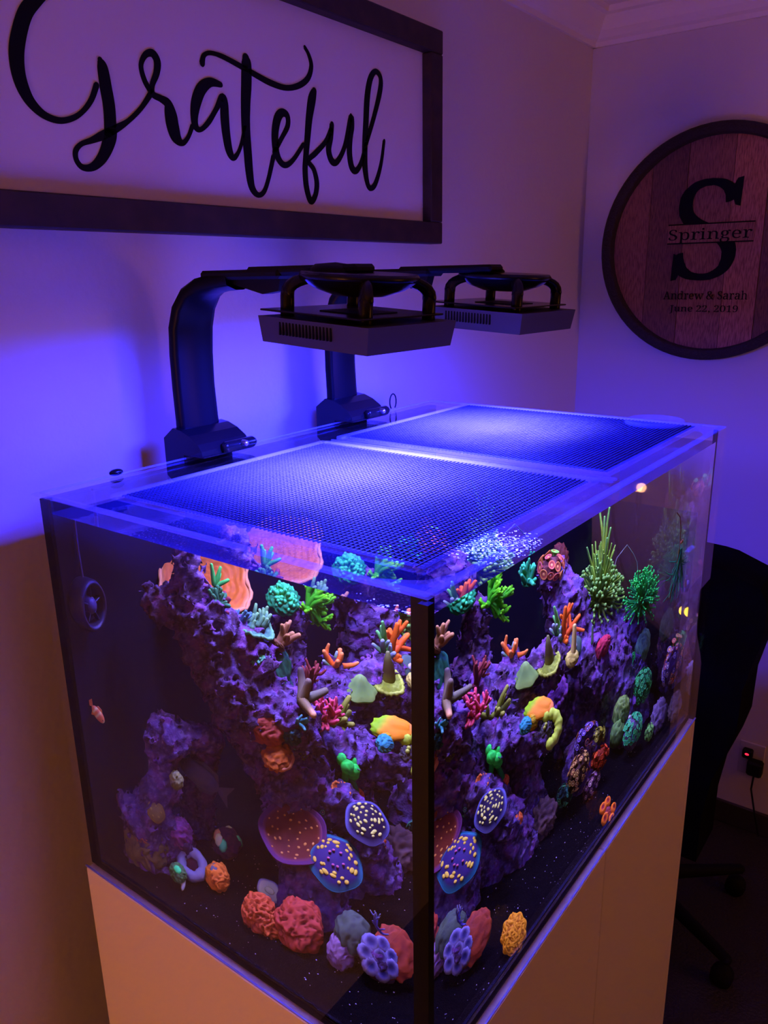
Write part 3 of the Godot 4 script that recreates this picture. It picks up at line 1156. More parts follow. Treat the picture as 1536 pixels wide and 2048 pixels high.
# ---------------------------------------------------------------- lamps over the tank
func build_lamp(at: Vector3, tilt: Basis, label: String) -> void:
	var t := thing("aquarium_light", label, "aquarium light", at, "lights over the tank")
	t.basis = tilt
	var s := 0.18
	var h := 0.032
	var m := Mb.new()
	# housing, narrower below than above: a shallow tray
	var a := s / 2
	var c := a - 0.004
	var f := func(x: float, y: float, z: float) -> Vector3: return Vector3(x, y, z)
	var up4 := [Vector3(-a, h, -a), Vector3(-a, h, a), Vector3(a, h, a), Vector3(a, h, -a)]
	var lo4 := [Vector3(-c, 0, -c), Vector3(-c, 0, c), Vector3(c, 0, c), Vector3(c, 0, -c)]
	m.flat(up4)
	m.flat([lo4[3], lo4[2], lo4[1], lo4[0]])
	for k in 4:
		m.flat([lo4[k], lo4[(k + 1) % 4], up4[(k + 1) % 4], up4[k]])
	part("housing", m, mat(Color(0.030, 0.028, 0.030), 0.5), t)
	m = Mb.new()
	box(m, Vector3(-0.004, h + 0.0075, -0.006), Vector3(s - 0.012, 0.0024, s - 0.014), 0.0008)
	part("top_plate", m, m_gloss, t)
	for k in 16:
		m = Mb.new()
		box(m, Vector3(-a + 0.0012, h * 0.60, -0.052 + k * 0.0056), Vector3(0.003, 0.016, 0.0026), 0.0006)
		part("vent_slat", m, m_ink, t)
	m = Mb.new()
	box(m, Vector3(-0.012, h + 0.0092, 0.01), Vector3(0.07, 0.0015, 0.07), 0.0005)
	part("vent_grille", m, m_black, t)
	# light panel in the underside
	m = Mb.new()
	box(m, Vector3(0, -0.0008, 0), Vector3(0.13, 0.0016, 0.13))
	var pm := mat(Color(0.05, 0.05, 0.1), 0.5)
	pm.emission_enabled = true
	pm.emission = Color(0.02, 0.10, 1.0).linear_to_srgb()
	pm.emission_energy_multiplier = PANEL_GLOW
	part("light_panel", m, pm, t)
	var em := []
	for q in [Color(0.03, 0.24, 1.0), Color(0.04, 0.16, 1.0), Color(0.5, 0.45, 0.8)]:
		var x := mat(Color(0.1, 0.1, 0.1), 0.4)
		x.emission_enabled = true
		x.emission = q.linear_to_srgb()
		x.emission_energy_multiplier = LED_GLOW
		em.append(x)
	for i in 6:
		for j in 6:
			put("led", bead(Color.WHITE, "led"), em[2 if i * 6 + j in [8, 16, 21, 26] else (i + j) % 2], t, Transform3D(Basis.from_scale(Vector3(0.0055, 0.004, 0.0055)), Vector3(-0.05 + i * 0.02, -0.002, -0.05 + j * 0.02)))
	# mount: four legs that rise from the corners and arch over to a round saucer
	for e in [[-1, -1], [-1, 1], [1, 1], [1, -1]]:
		m = Mb.new()
		var g := Vector3(e[0], 0, e[1]) * 0.064
		tube(m, [g + Vector3(0, h, 0), g + Vector3(0, h + 0.014, 0), g + Vector3(0, h + 0.026, 0)], [0.0088, 0.0088, 0.0088], [Color.WHITE], 14)
		part("leg", m, m_gloss, t)
		m = Mb.new()
		var pts := []
		for k in 9:
			var u := k / 8.0 * PI / 2
			pts.append(Vector3(g.x, 0, g.z) * (0.45 + 0.55 * cos(u)) + Vector3(0, h + 0.026 + 0.023 * pow(sin(u), 0.75), 0))
		tube(m, pts, range(9).map(func(k): return 0.0105 - 0.0004 * k), [Color.WHITE], 10, 0.62)
		part("arch", m, m_gloss, t)
	m = Mb.new()
	lathe(m, Vector3(0, h + 0.030, 0), Basis.IDENTITY, [Vector2(0, -0.003), Vector2(0.034, -0.002), Vector2(0.058, 0.006), Vector2(0.074, 0.016), Vector2(0.077, 0.021), Vector2(0.074, 0.0255), Vector2(0.0, 0.027)], 44)
	part("saucer", m, m_gloss, t)
	m = Mb.new()
	lathe(m, Vector3(-0.012, h + 0.054, -0.03), Basis.IDENTITY, [Vector2(0.032, 0), Vector2(0.032, 0.005), Vector2(0.026, 0.010), Vector2(0.0, 0.013)], 28)
	part("turning_knob", m, m_black, t)
	# the light itself: a wide blue panel and the white diodes' narrower lenses
	var l := AreaLight3D.new()
	l.name = "panel_light"
	l.area_size = Vector2(0.13, 0.13)
	l.light_color = Color(0.016, 0.018, 1.0).linear_to_srgb()
	l.light_energy = PANEL
	l.shadow_enabled = true
	l.position = Vector3(0, -0.008, 0)
	l.rotation.x = -PI / 2
	t.add_child(l)
	for e in [[-1, -1], [-1, 1], [1, 1], [1, -1]]:
		var sp := SpotLight3D.new()
		sp.name = "diode_light"
		sp.light_color = Color(0.42, 0.30, 1.0).linear_to_srgb()
		sp.light_energy = DIODES / 4.0
		sp.spot_angle = 50.0
		sp.spot_range = 4.0
		sp.spot_attenuation = 2.0
		sp.spot_angle_attenuation = 0.7
		sp.light_size = 0.03
		sp.shadow_enabled = true
		sp.position = Vector3(0.05 * e[0], -0.010, 0.05 * e[1])
		sp.rotation.x = -PI / 2
		t.add_child(sp, true)


func build_arm(x: float, end: Vector3, label: String) -> void:
	var t := thing("light_arm", label, "light arm", Vector3(x, RIM, Z0), "arms on the tank's back edge")
	var o := t.position
	# the curved column, a flat band with a rib down its inner side
	var pts := [Vector3(x, 1.505, 0.088), Vector3(x, 1.55, 0.086), Vector3(x, 1.60, 0.084), Vector3(x, 1.65, 0.085), Vector3(x, 1.69, 0.089), Vector3(x, 1.718, 0.099), Vector3(x, 1.738, 0.116), Vector3(x, 1.750, 0.140), Vector3(x, 1.755, 0.168), Vector3(x, 1.757, 0.20)]
	var half := [0.040, 0.0375, 0.037, 0.0375, 0.038, 0.037, 0.035, 0.031, 0.027, 0.025]
	var m := Mb.new()
	var cross := [Vector2(-1, -0.55), Vector2(-0.86, -1), Vector2(0.86, -1), Vector2(1, -0.55), Vector2(1, 0.55), Vector2(0.8, 0.8), Vector2(0.3, 1.25), Vector2(-0.3, 1.25), Vector2(-0.8, 0.8), Vector2(-1, 0.55)]
	var rows := []
	for k in pts.size():
		var d: Vector3 = (pts[mini(k + 1, pts.size() - 1)] - pts[maxi(k - 1, 0)]).normalized()
		var w := Vector3.RIGHT
		var n := w.cross(d).normalized()
		var row := []
		for c in cross:
			row.append(m.p(pts[k] - o + w * c.x * half[k] + n * c.y * 0.0105))
		rows.append(row)
	for k in rows.size() - 1:
		for s in cross.size():
			var s2 := (s + 1) % cross.size()
			m.q(rows[k][s], rows[k][s2], rows[k + 1][s2], rows[k + 1][s])
	var am := mat(Color(0.005, 0.005, 0.006), 0.36)
	am.metallic_specular = 0.2
	part("column", m, am, t)
	# two flat bars reach out over the water
	m = Mb.new()
	var zz := end.z
	box(m, Vector3(x, 1.764, (0.145 + 0.30) / 2) - o, Vector3(0.05, 0.013, 0.155), 0.004)
	part("upper_bar", m, m_black, t)
	m = Mb.new()
	box(m, Vector3(x, 1.768, (0.235 + zz + 0.02) / 2) - o, Vector3(0.043, 0.012, zz + 0.02 - 0.235), 0.004)
	part("sliding_bar", m, m_black, t)
	m = Mb.new()
	prism(m, PackedVector2Array([Vector2(0.17, 1.758), Vector2(0.29, 1.758), Vector2(0.285, 1.742), Vector2(0.255, 1.738), Vector2(0.225, 1.745)]), 0.02, Transform3D(Basis(Vector3(0, 0, 1), Vector3.UP, Vector3(-1, 0, 0)), Vector3(x + 0.010, 0, 0) - o))
	part("bracket", m, m_black, t)
	# clamp over the rim
	m = Mb.new()
	var cp := PackedVector2Array([Vector2(0.062, 1.44), Vector2(0.062, 1.525), Vector2(0.085, 1.542), Vector2(0.102, 1.540), Vector2(0.122, 1.533), Vector2(0.140, 1.522), Vector2(0.148, 1.512), Vector2(0.149, 1.503), Vector2(0.106, 1.503), Vector2(0.106, 1.44)])
	prism(m, cp, 0.098, Transform3D(Basis(Vector3(0, 0, 1), Vector3.UP, Vector3(-1, 0, 0)), Vector3(x + 0.049, 0, 0) - o))
	part("clamp", m, m_gloss, t)
	m = Mb.new()
	tube(m, [Vector3(x - 0.005, 1.512, 0.152) - o, Vector3(x + 0.050, 1.512, 0.152) - o], [0.009, 0.009], [Color.WHITE], 14)
	part("hinge_roll", m, m_gloss, t)
	m = Mb.new()
	tube(m, [Vector3(x + 0.025, 1.515, 0.158) - o, Vector3(x + 0.025, 1.515, 0.166) - o], [0.005, 0.005], [Color.WHITE], 12)
	part("screw", m, m_steel, t)
	m = Mb.new()
	box(m, Vector3(x, 1.5035, 0.130) - o, Vector3(0.10, 0.002, 0.046), 0.0006)
	part("clamp_pad", m, m_gloss, t)


# ---------------------------------------------------------------- things round the tank
func build_odds() -> void:
	# a loop of black wire behind the tank, a cable nub over the rim
	var m := Mb.new()
	var t := thing("wire_loop", "small loop of black wire standing up behind the tank's back edge", "cable", Vector3(0.80, 1.49, 0.100))
	var pts := []
	for k in 15:
		var a := lerpf(-0.9, PI + 0.9, k / 14.0)
		pts.append(Vector3(cos(a) * 0.011, 0.022 + sin(a) * 0.016, 0.0))
	tube(m, pts, range(15).map(func(_k): return 0.0014), [Color.WHITE], 8)
	part("wire", m, m_black, t)
	t = thing("cable_clip", "small black cable clip on the tank's back rim near its left corner", "clip", Vector3(0.129, RIM, 0.108))
	m = Mb.new()
	blob(m, Vector3(0, 0.001, 0), Basis.IDENTITY, Vector3(0.011, 0.005, 0.006), 16, func(_d): return 1.0, func(_d, _k): return Color.WHITE)
	part("hook", m, m_gloss, t)
	# clear round cover on the far lid
	t = thing("round_cover", "clear round feeding-hole cover on the corner of the far mesh lid", "cover", Vector3(0.868, RIM + 0.004, 0.615))
	m = Mb.new()
	lathe(m, Vector3.ZERO, Basis.IDENTITY, [Vector2(0, 0), Vector2(0.049, 0), Vector2(0.050, 0.0015), Vector2(0.050, 0.007), Vector2(0.047, 0.008), Vector2(0.046, 0.003), Vector2(0.0, 0.003)], 48)
	part("disc", m, m_frost, t)
	# desk chair beyond the tank: seen from the side
	t = thing("desk_chair", "black padded desk chair standing past the far end of the tank", "chair", Vector3(1.27, 0.0, 0.42))
	var o := t.position
	var cloth := grain(mat(Color(0.003, 0.003, 0.003), 0.95), noise_tex(0.2, FastNoiseLite.TYPE_SIMPLEX, 2, 256, true, 4.0, null, 41), 12.0, 0.3)
	cloth.metallic_specular = 0.1
	m = Mb.new()
	var side := PackedVector2Array([Vector2(.40, .45), Vector2(.40, 1.10), Vector2(.45, 1.172), Vector2(.60, 1.176), Vector2(.666, 1.173), Vector2(.693, 1.169), Vector2(.769, 1.141), Vector2(.787, 1.11), Vector2(.787, 1.06), Vector2(.782, 1.01), Vector2(.772, .97), Vector2(.760, .91), Vector2(.758, .805), Vector2(.745, .749), Vector2(.72, .675), Vector2(.707, .576), Vector2(.706, .45)])
	prism(m, side, 0.14, Transform3D(Basis(Vector3(0, 0, 1), Vector3.UP, Vector3(-1, 0, 0)), Vector3(1.27, 0, 0) - o))
	part("backrest", m, cloth, t)
	m = Mb.new()
	box(m, Vector3(1.46, 0.47, 0.38) - o, Vector3(0.40, 0.10, 0.40), 0.035)
	part("seat", m, cloth, t)
	m = Mb.new()
	tube(m, [Vector3(1.42, 0.08, 0.50) - o, Vector3(1.42, 0.43, 0.50) - o], [0.028, 0.022], [Color.WHITE], 14)
	part("column", m, m_ink, t)
	for k in 5:
		var a := TAU * k / 5 + 2.05
		var d := Vector3(cos(a), 0, sin(a))
		m = Mb.new()
		tube(m, [Vector3(1.42, 0.11, 0.50) - o + d * 0.03, Vector3(1.42, 0.085, 0.50) - o + d * 0.31], [0.022, 0.014], [Color.WHITE], 8)
		part("leg", m, m_ink, t)
		m = Mb.new()
		lathe(m, Vector3(1.42, 0.028, 0.50) - o + d * 0.30 - Vector3(0.02, 0, 0), Basis(Vector3(0, 0, 1), Vector3.RIGHT, Vector3.UP), [Vector2(0, 0), Vector2(0.026, 0.002), Vector2(0.028, 0.02), Vector2(0.026, 0.038), Vector2(0, 0.04)], 18)
		part("caster", m, m_ink, t)
	# socket on the far wall with a lit charger
	t = thing("wall_socket", "pale wall socket low on the far wall past the chair", "socket", Vector3(XC, 0.26, 0.66))
	m = Mb.new()
	box(m, Vector3(-0.003, 0.0, 0.0), Vector3(0.006, 0.115, 0.075), 0.002)
	part("plate", m, mat(Color(0.5, 0.48, 0.45), 0.4), t)
	t = thing("plug_adapter", "black plug adapter with a red pilot light in the wall socket", "adapter", Vector3(XC - 0.006, 0.25, 0.665))
	m = Mb.new()
	box(m, Vector3(-0.018, -0.005, 0.012), Vector3(0.036, 0.05, 0.045), 0.006)
	part("body", m, m_black, t)
	m = Mb.new()
	box(m, Vector3(-0.012, 0.035, -0.015), Vector3(0.024, 0.03, 0.03), 0.004)
	part("night_sensor", m, m_black, t)
	var red := mat(Color(0.3, 0.02, 0.02), 0.4)
	red.emission_enabled = true
	red.emission = Color(1.0, 0.02, 0.06).linear_to_srgb()
	red.emission_energy_multiplier = 1.6
	put("pilot_light", bead(Color.WHITE, "led"), red, t, Transform3D(Basis.from_scale(Vector3(0.006, 0.008, 0.013)), Vector3(-0.025, 0.038, -0.015)))
	m = Mb.new()
	tube(m, [Vector3(-0.02, -0.028, 0.012), Vector3(-0.024, -0.08, 0.010), Vector3(-0.03, -0.16, 0.03), Vector3(-0.03, -0.235, 0.05)], [0.003, 0.003, 0.003, 0.003], [Color.WHITE], 8)
	part("cord", m, m_black, t)


func amber_bulb(at: Vector3, r: float, col: Color, label: String) -> void:
	var t := thing("amber_lamp", label, "lamp", Vector3(at.x, 0, at.z))
	var m := Mb.new()
	lathe(m, Vector3.ZERO, Basis.IDENTITY, [Vector2(0.06, 0), Vector2(0.06, 0.01), Vector2(0.012, 0.018), Vector2(0.008, at.y - r), Vector2(0, at.y - r)], 20)
	part("stand", m, m_black, t)
	var s := mat(Color(0.6, 0.4, 0.2), 0.5)
	s.emission_enabled = true
	s.emission = col.linear_to_srgb()
	s.emission_energy_multiplier = 9.0
	put("bulb", bead(Color.WHITE, "bulb"), s, t, Transform3D(Basis.from_scale(Vector3.ONE * r * 2), Vector3(0, at.y, 0)))
	var l := OmniLight3D.new()
	l.name = "bulb_light"
	l.light_color = col.linear_to_srgb()
	l.light_energy = 0.01
	l.light_size = r * 0.8
	l.omni_range = 8.0
	l.omni_attenuation = 2.0
	l.shadow_enabled = true
	l.position = Vector3(0, at.y, 0)
	t.add_child(l)


func warm_lamp(at: Vector3, energy: float, r: float, label: String) -> void:
	# a floor lamp behind the viewer: pole, foot, paper globe
	var t := thing("floor_lamp", label, "lamp", Vector3(at.x, 0, at.z))
	var m := Mb.new()
	lathe(m, Vector3.ZERO, Basis.IDENTITY, [Vector2(0.14, 0), Vector2(0.14, 0.012), Vector2(0.03, 0.022), Vector2(0.011, 0.03), Vector2(0.011, at.y - r), Vector2(0, at.y - r)], 28)
	part("pole", m, m_black, t)
	m = Mb.new()
	blob(m, Vector3(0, at.y, 0), Basis.IDENTITY, Vector3.ONE * r, 28, func(_d): return 1.0, func(_d, _k): return Color.WHITE)
	var s := mat(Color(0.7, 0.6, 0.5), 0.7)
	s.emission_enabled = true
	s.emission = Color(1.0, 0.40, 0.12).linear_to_srgb()
	s.emission_energy_multiplier = 1.5
	part("globe_shade", m, s, t)
	var l := OmniLight3D.new()
	l.name = "globe_light"
	l.light_color = Color(1.0, 0.30, 0.085).linear_to_srgb()
	l.light_energy = energy
	l.light_size = r * 0.9
	l.omni_range = 12.0
	l.omni_attenuation = 2.0
	l.shadow_enabled = true
	l.position = Vector3(0, at.y, 0)
	t.add_child(l)


# ---------------------------------------------------------------- the reef
func build_rocks() -> void:
	rock("tall live rock leaning over to the left with a pale ledge near the water line", [
		[.185, 1.338, .222, .215, 1.325, .285, .024, .030], [.172, 1.343, .212, .185, 1.338, .222, .016, .024],
		[.205, 1.345, .262, .200, 1.408, .262, .026, .017],
		[.215, 1.322, .285, .258, 1.275, .345, .032, .028],
		[.222, 1.295, .272, .248, 1.205, .325, .042, .050],
		[.248, 1.205, .325, .290, 1.105, .382, .052, .056],
		[.262, 1.205, .385, .275, 1.180, .405, .036, .034],
		[.290, 1.105, .382, .340, .945, .415, .052, .075]], 0.0042, 0.013)
	rock("broad central live rock with shelves that carry most of the branching corals", [
		[.335, 1.125, .372, .400, 1.110, .440, .034, .030], [.400, 1.110, .440, .440, 1.096, .492, .028, .018],
		[.365, 1.140, .405, .352, 1.132, .452, .026, .022], [.375, 1.190, .365, .372, 1.150, .385, .022, .028],
		[.440, 1.160, .372, .440, .945, .400, .042, .062], [.452, 1.175, .372, .515, 1.178, .412, .026, .030],
		[.515, 1.178, .412, .570, 1.180, .400, .032, .030], [.458, 1.205, .360, .450, 1.170, .370, .018, .024],
		[.410, 1.195, .300, .418, 1.290, .312, .030, .020], [.440, 1.100, .370, .410, 1.195, .300, .040, .030],
		[.500, 1.160, .400, .450, 1.080, .385, .026, .04]], 0.0042, 0.0115)
	rock("live rock column behind the green plume coral on the front side", [
		[.660, 1.225, .318, .685, 1.020, .330, .046, .060], [.640, 1.275, .300, .660, 1.225, .318, .028, .042],
		[.605, 1.285, .312, .640, 1.275, .300, .020, .026], [.685, 1.160, .320, .770, 1.135, .325, .042, .046],
		[.770, 1.135, .325, .850, 1.120, .405, .044, .036], [.770, 1.135, .345, .760, 1.080, .420, .046, .040],
		[.690, 1.125, .395, .680, 1.090, .420, .040, .040],
		[.760, 1.080, .420, .770, .945, .455, .045, .060], [.835, 1.050, .430, .825, .945, .455, .034, .05], [.685, 1.020, .33, .70, .945, .34, .06, .075]], 0.0046, 0.012)
	rock("small purple live rock under the two spotted chalice corals", [
		[.300, 1.078, .450, .352, 1.010, .466, .026, .034], [.352, 1.010, .466, .375, .945, .475, .036, .050],
		[.290, 1.060, .440, .300, 1.085, .462, .020, .018], [.325, 1.075, .462, .345, 1.070, .452, .018, .018],
		[.245, 1.000, .445, .225, .945, .450, .046, .056]], 0.0045, 0.009)
	rock("low arch of purple live rock near the back left of the tank", [
		[.130, 1.160, .238, .200, 1.150, .290, .024, .014], [.118, 1.150, .226, .135, 1.158, .245, .018, .024],
		[.130, 1.155, .238, .118, 1.085, .234, .026, .022], [.118, 1.085, .234, .098, 1.020, .195, .024, .032],
		[.098, 1.020, .195, .085, 1.035, .160, .024, .014],
		[.200, 1.150, .285, .245, 1.030, .225, .018, .022], [.245, 1.030, .225, .270, .945, .200, .025, .032],
		[.110, 1.030, .215, .142, .985, .248, .024, .024], [.100, 1.010, .195, .105, .945, .195, .036, .046]], 0.0042, 0.009, 1)
	rock("small live rock crusted with button polyps on the sand by the front glass", [
		[.575, 1.000, .470, .590, .945, .462, .034, .052], [.600, 1.015, .500, .590, .965, .490, .020, .030]], 0.0045, 0.009)
	rock("purple rubble piece beneath the lilac lobed coral at the near corner", [
		[.150, .968, .590, .175, .945, .580, .018, .026]], 0.004, 0.006)


func build_corals() -> void:
	var purple := pig(105, 85, 225)
	# --- the polka-dot chalices, a red bowl
	var t := coral("chalice_coral", "large blue chalice coral with a ring of yellow eyes", Vector3(.222, 1.036, .492))
	chalice(t, Vector3(-.40, .84, .34), .043, pig(45, 115, 210), pig(58, 40, 140), pig(235, 195, 105), [[.74, 11, .0062, 1.7], [.60, 10, .0066, 1.9], [.50, 6, .005, 1.5]], .22, 0.0, 0.95)
	for k in 7:
		var a := k * 2.4
		put("eye", bead(pig(190, 90, 190), "eye"), m_coral, t, Transform3D(Basis.from_scale(Vector3(.005, .003, .005)), up(Vector3(-.40, .84, .34)) * Vector3(cos(a) * .012, .0105, sin(a) * .012)))
	t = coral("chalice_coral", "violet chalice coral dotted all over with cream eyes", Vector3(.282, 1.081, .513))
	chalice(t, Vector3(-.36, .88, .30), .035, pig(95, 88, 215), pig(30, 20, 62), pig(215, 205, 150), [[.15, 3, .0048, 1.6], [.36, 8, .0050, 1.6], [.56, 12, .0050, 1.7], [.73, 13, .0046, 1.6]], .24, 0.4, 0.92)
	t = coral("chalice_coral", "wide dull red cup coral with peach dots and a violet rim", Vector3(.212, 1.058, .425))
	chalice(t, Vector3(-.48, .84, .16), .053, pig(125, 58, 165), pig(108, 42, 45), pig(220, 145, 110), [[.2, 4, .0034, 1.3], [.42, 8, .0038, 1.5], [.6, 11, .0038, 1.5], [.76, 12, .0034, 1.4]], -.22, 0.9, 1.0)
	# --- round the spotted corals
	t = coral("mushroom_coral", "bright green bubble mushroom coral standing on two stalks", Vector3(.335, 1.082, .455))
	for e in [[-.010, .004, .0], [.009, -.003, .007]]:
		var m := Mb.new()
		tube(m, [Vector3(e[0] * 1.5, 0, e[2]), Vector3(e[0], .016, e[2] * .6), Vector3(e[0] * .4, .033, 0)], [.0065, .0048, .006], [pig(20, 120, 80), pig(30, 150, 90), pig(40, 200, 100)], 12)
		part("stalk", m, m_coral, t)
	for e in [[-.008, .044, .004, .0105], [.007, .046, .003, .0105], [.0, .038, .010, .010], [.010, .036, -.004, .010], [-.004, .050, -.006, .0095], [.004, .030, .008, .009]]:
		lump(t, "bubble", Vector3(e[0], e[1], e[2]), Vector3.UP, Vector3.ONE * e[3], pig(60, 235, 125), pig(45, 190, 95), .05, 2.0, 18)
	t = coral("cup_coral", "small orange cup coral on the purple rock left of the green mushroom", Vector3(.300, 1.098, .462))
	wavy_plate(t, Vector3(-.5, .7, .3), .013, .004, pig(235, 110, 75), pig(240, 130, 95), .3)
	t = coral("cup_coral", "small orange knob coral on the purple rock right of the green mushroom", Vector3(.352, 1.075, .464))
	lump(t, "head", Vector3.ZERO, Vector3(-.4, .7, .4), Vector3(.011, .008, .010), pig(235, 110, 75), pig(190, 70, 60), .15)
	t = coral("hanging_coral", "salmon cone-shaped coral hanging under the violet chalice", Vector3(.360, 1.004, .492))
	lump(t, "head", Vector3(0, .004, 0), Vector3(0, 1, 0), Vector3(.0165, .019, .0155), pig(240, 115, 80), pig(205, 85, 75), .13, 2.2)
	lump(t, "tip", Vector3(.002, -.014, .002), Vector3(0, 1, 0), Vector3(.009, .012, .009), pig(235, 130, 85), pig(215, 95, 70), .1)
	t = coral("mushroom_coral", "brownish grey mushroom coral alone on the sand right of the spotted corals", Vector3(.440, .958, .498))
	lump(t, "cap", Vector3(0, .012, 0), Vector3(-.4, .7, .5), Vector3(.032, .017, .030), pig(105, 75, 115), pig(70, 45, 75), .2, 2.4)
	t = coral("plate_coral", "orange tongue-shaped plate coral with a lime green base", Vector3(.436, 1.140, .470))
	var pl := Mb.new()
	var pd := Vector3(.62, -.06, .78).normalized()
	var pn := Vector3(-.42, .82, .38)
	pn = (pn - pd * pn.dot(pd)).normalized()
	blob(pl, Vector3(.004, .010, .006), Basis(pd, pn, pd.cross(pn)), Vector3(.033, .0085, .020), 30, func(d): return 1.0 + .16 * noise(d + Vector3(4, 4, 4), 1.8), func(d, _k): return pig(231, 135, 53).lerp(pig(231, 135, 117), smoothstep(.75, 1.0, d.x)).lerp(pig(135, 181, 35), smoothstep(-.2, -.7, d.x + d.z * .5)))
	part("plate", pl, m_coral, t)
	lump(t, "foot", Vector3(-.012, -.004, .004), Vector3(-.3, 1, .3), Vector3(.012, .014, .012), pig(217, 135, 53), pig(172, 172, 44), .12)
	t = coral("lump_coral", "small sky blue knobbly coral below the orange plate", Vector3(.394, 1.146, .486))
	brain(t, Vector3(-.4, .6, .5), Vector3(.014, .011, .013), pig(60, 150, 230), pig(30, 80, 160), 4.0, .2)
	t = coral("brain_coral", "yellow-green crescent brain coral curled round the end of the shelf", Vector3(.444, 1.120, .508))
	ring_of("crescent", t, Vector3(-.50, .50, .70), .023, .0095, -1.75, 1.75, pig(205, 225, 110), pig(150, 185, 80), Vector3(.75, .15, .5))
	lump(t, "middle", Vector3(-.004, .001, -.004), Vector3(-.5, .4, .7), Vector3(.013, .008, .013), pig(90, 80, 120), pig(60, 50, 90), .2)
	for k in 4:
		put("knob", bead(pig(170, 175, 110), "knob"), m_coral, t, Transform3D(Basis.from_scale(Vector3.ONE * .007), Vector3(-.012 + k * .004, .008 + sin(k * 2.0) * .004, -.002)))

	# --- branching corals on the middle rock
	t = coral("staghorn_coral", "stubby orange staghorn coral with a few pale blue tips, left on the middle rock", Vector3(.455, 1.212, .368))
	branching(t, Vector3(-.4, .7, .4), 5, .026, .0058, pig(230, 105, 65), pig(245, 140, 110), .95, 1, .2, .008)
	branching(t, Vector3(-.5, .6, -.2), 2, .022, .0045, pig(100, 150, 130), pig(150, 170, 255), .7, 0, .15)
	t = coral("staghorn_coral", "larger green and orange staghorn coral with pale blue tips on the middle rock's crest", Vector3(.570, 1.200, .405))
	for e in [[Vector3(-.75, .7, .1), .050, pig(70, 130, 90), pig(150, 160, 255)], [Vector3(-.3, 1, -.1), .058, pig(80, 140, 90), pig(110, 190, 150)], [Vector3(-.8, .3, .3), .04, pig(70, 120, 100), pig(140, 150, 255)]]:
		var m := Mb.new()
		grow(m, Vector3.ZERO, e[0], e[1], .0062, e[2], e[3], 2, .16)
		part("branch", m, m_coral, t)
	for e in [[Vector3(.15, 1, .15), .062], [Vector3(.75, .7, .3), .056], [Vector3(.55, .95, -.2), .046], [Vector3(-.2, .15, .8), .026]]:
		var m := Mb.new()
		grow(m, Vector3.ZERO, e[0], e[1], .0072, pig(215, 85, 40), pig(245, 110, 55), 2, .2)
		part("orange_branch", m, m_coral, t)
	t = coral("disc_coral", "grey-green disc coral with a pale lilac centre below the larger staghorn", Vector3(.582, 1.190, .436))
	chalice(t, Vector3(-.35, .5, .7), .021, pig(75, 95, 130), pig(70, 90, 120), pig(180, 165, 250), [[.0, 1, .016, 1.2]], .25)
	t = coral("horn_coral", "olive coral with one upright brown horn on a yellow-green skirt", Vector3(.502, 1.196, .438))
	var hm := Mb.new()
	tube(hm, [Vector3.ZERO, Vector3(-.002, .016, .001), Vector3(-.004, .031, .0), Vector3(-.005, .043, .0)], [.0115, .0092, .0062, .0032], [pig(123, 114, 61), pig(74, 52, 52), pig(87, 74, 65), pig(131, 131, 114)], 14)
	part("horn", hm, m_coral, t)
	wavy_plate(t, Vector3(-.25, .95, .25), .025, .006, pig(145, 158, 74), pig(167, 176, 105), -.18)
	t = coral("finger_coral", "beige knobbly finger coral right of the olive horn", Vector3(.553, 1.184, .462))
	branching(t, Vector3(.25, 1, .1), 1, .048, .0075, pig(200, 170, 140), pig(225, 195, 165), .1, 0, .08, 0.0, .12)
	brain(t, Vector3(-.3, .8, .4), Vector3(.017, .012, .016), pig(205, 185, 130), pig(140, 120, 90), 3.5, .2, "base", 30)
	t = coral("cone_coral", "pale sage cone-shaped plate coral under the orange staghorn", Vector3(.455, 1.184, .412))
	var cm := Mb.new()
	lathe(cm, Vector3.ZERO, up(Vector3(-.15, 1, .15)), [Vector2(0, -.002), Vector2(.026, -.003), Vector2(.0275, .0005), Vector2(.021, .008), Vector2(.012, .017), Vector2(.0085, .024), Vector2(.004, .028), Vector2(0, .029)], 34, [pig(76, 93, 76), pig(127, 153, 110), pig(149, 175, 132), pig(119, 149, 110), pig(106, 136, 110), pig(127, 158, 127)], .07, 6)
	part("cone", cm, m_coral, t)
	t = coral("staghorn_coral", "flat olive green branching coral lying on the middle shelf", Vector3(.372, 1.160, .415))
	for e in [[Vector3(-.9, .25, -.1), .042], [Vector3(.5, .75, .3), .046], [Vector3(.1, .1, .9), .034], [Vector3(.8, .2, .2), .034], [Vector3(-.3, .5, .6), .028]]:
		var m := Mb.new()
		grow(m, Vector3.ZERO, e[0], e[1], .0066, pig(110, 115, 60), pig(150, 150, 85), 1, .12)
		part("branch", m, m_coral, t)
	t = coral("staghorn_coral", "thick grey branching coral with a pink-white arm on the left rock", Vector3(.262, 1.232, .418))
	for e in [[Vector3(.3, 1, -.1), .040, pig(130, 115, 140), pig(90, 75, 110)], [Vector3(-.4, -.25, .6), .034, pig(130, 110, 110), pig(225, 165, 165)], [Vector3(.75, .0, .5), .042, pig(105, 100, 115), pig(115, 105, 120)], [Vector3(.2, .8, .4), .03, pig(120, 100, 115), pig(120, 100, 125)]]:
		var m := Mb.new()
		grow(m, Vector3.ZERO, e[0], e[1], .0085, e[2], e[3], 0, .1)
		part("branch", m, m_coral, t)
	t = coral("staghorn_coral", "magenta bushy coral beside the thick grey branches", Vector3(.322, 1.190, .424))
	branching(t, Vector3(-.1, .8, .5), 11, .036, .0048, pig(185, 60, 125), pig(225, 85, 160), 1.1, 2, .25, .009)
	t = coral("staghorn_coral", "dark maroon feathery coral standing behind the magenta one", Vector3(.362, 1.205, .372))
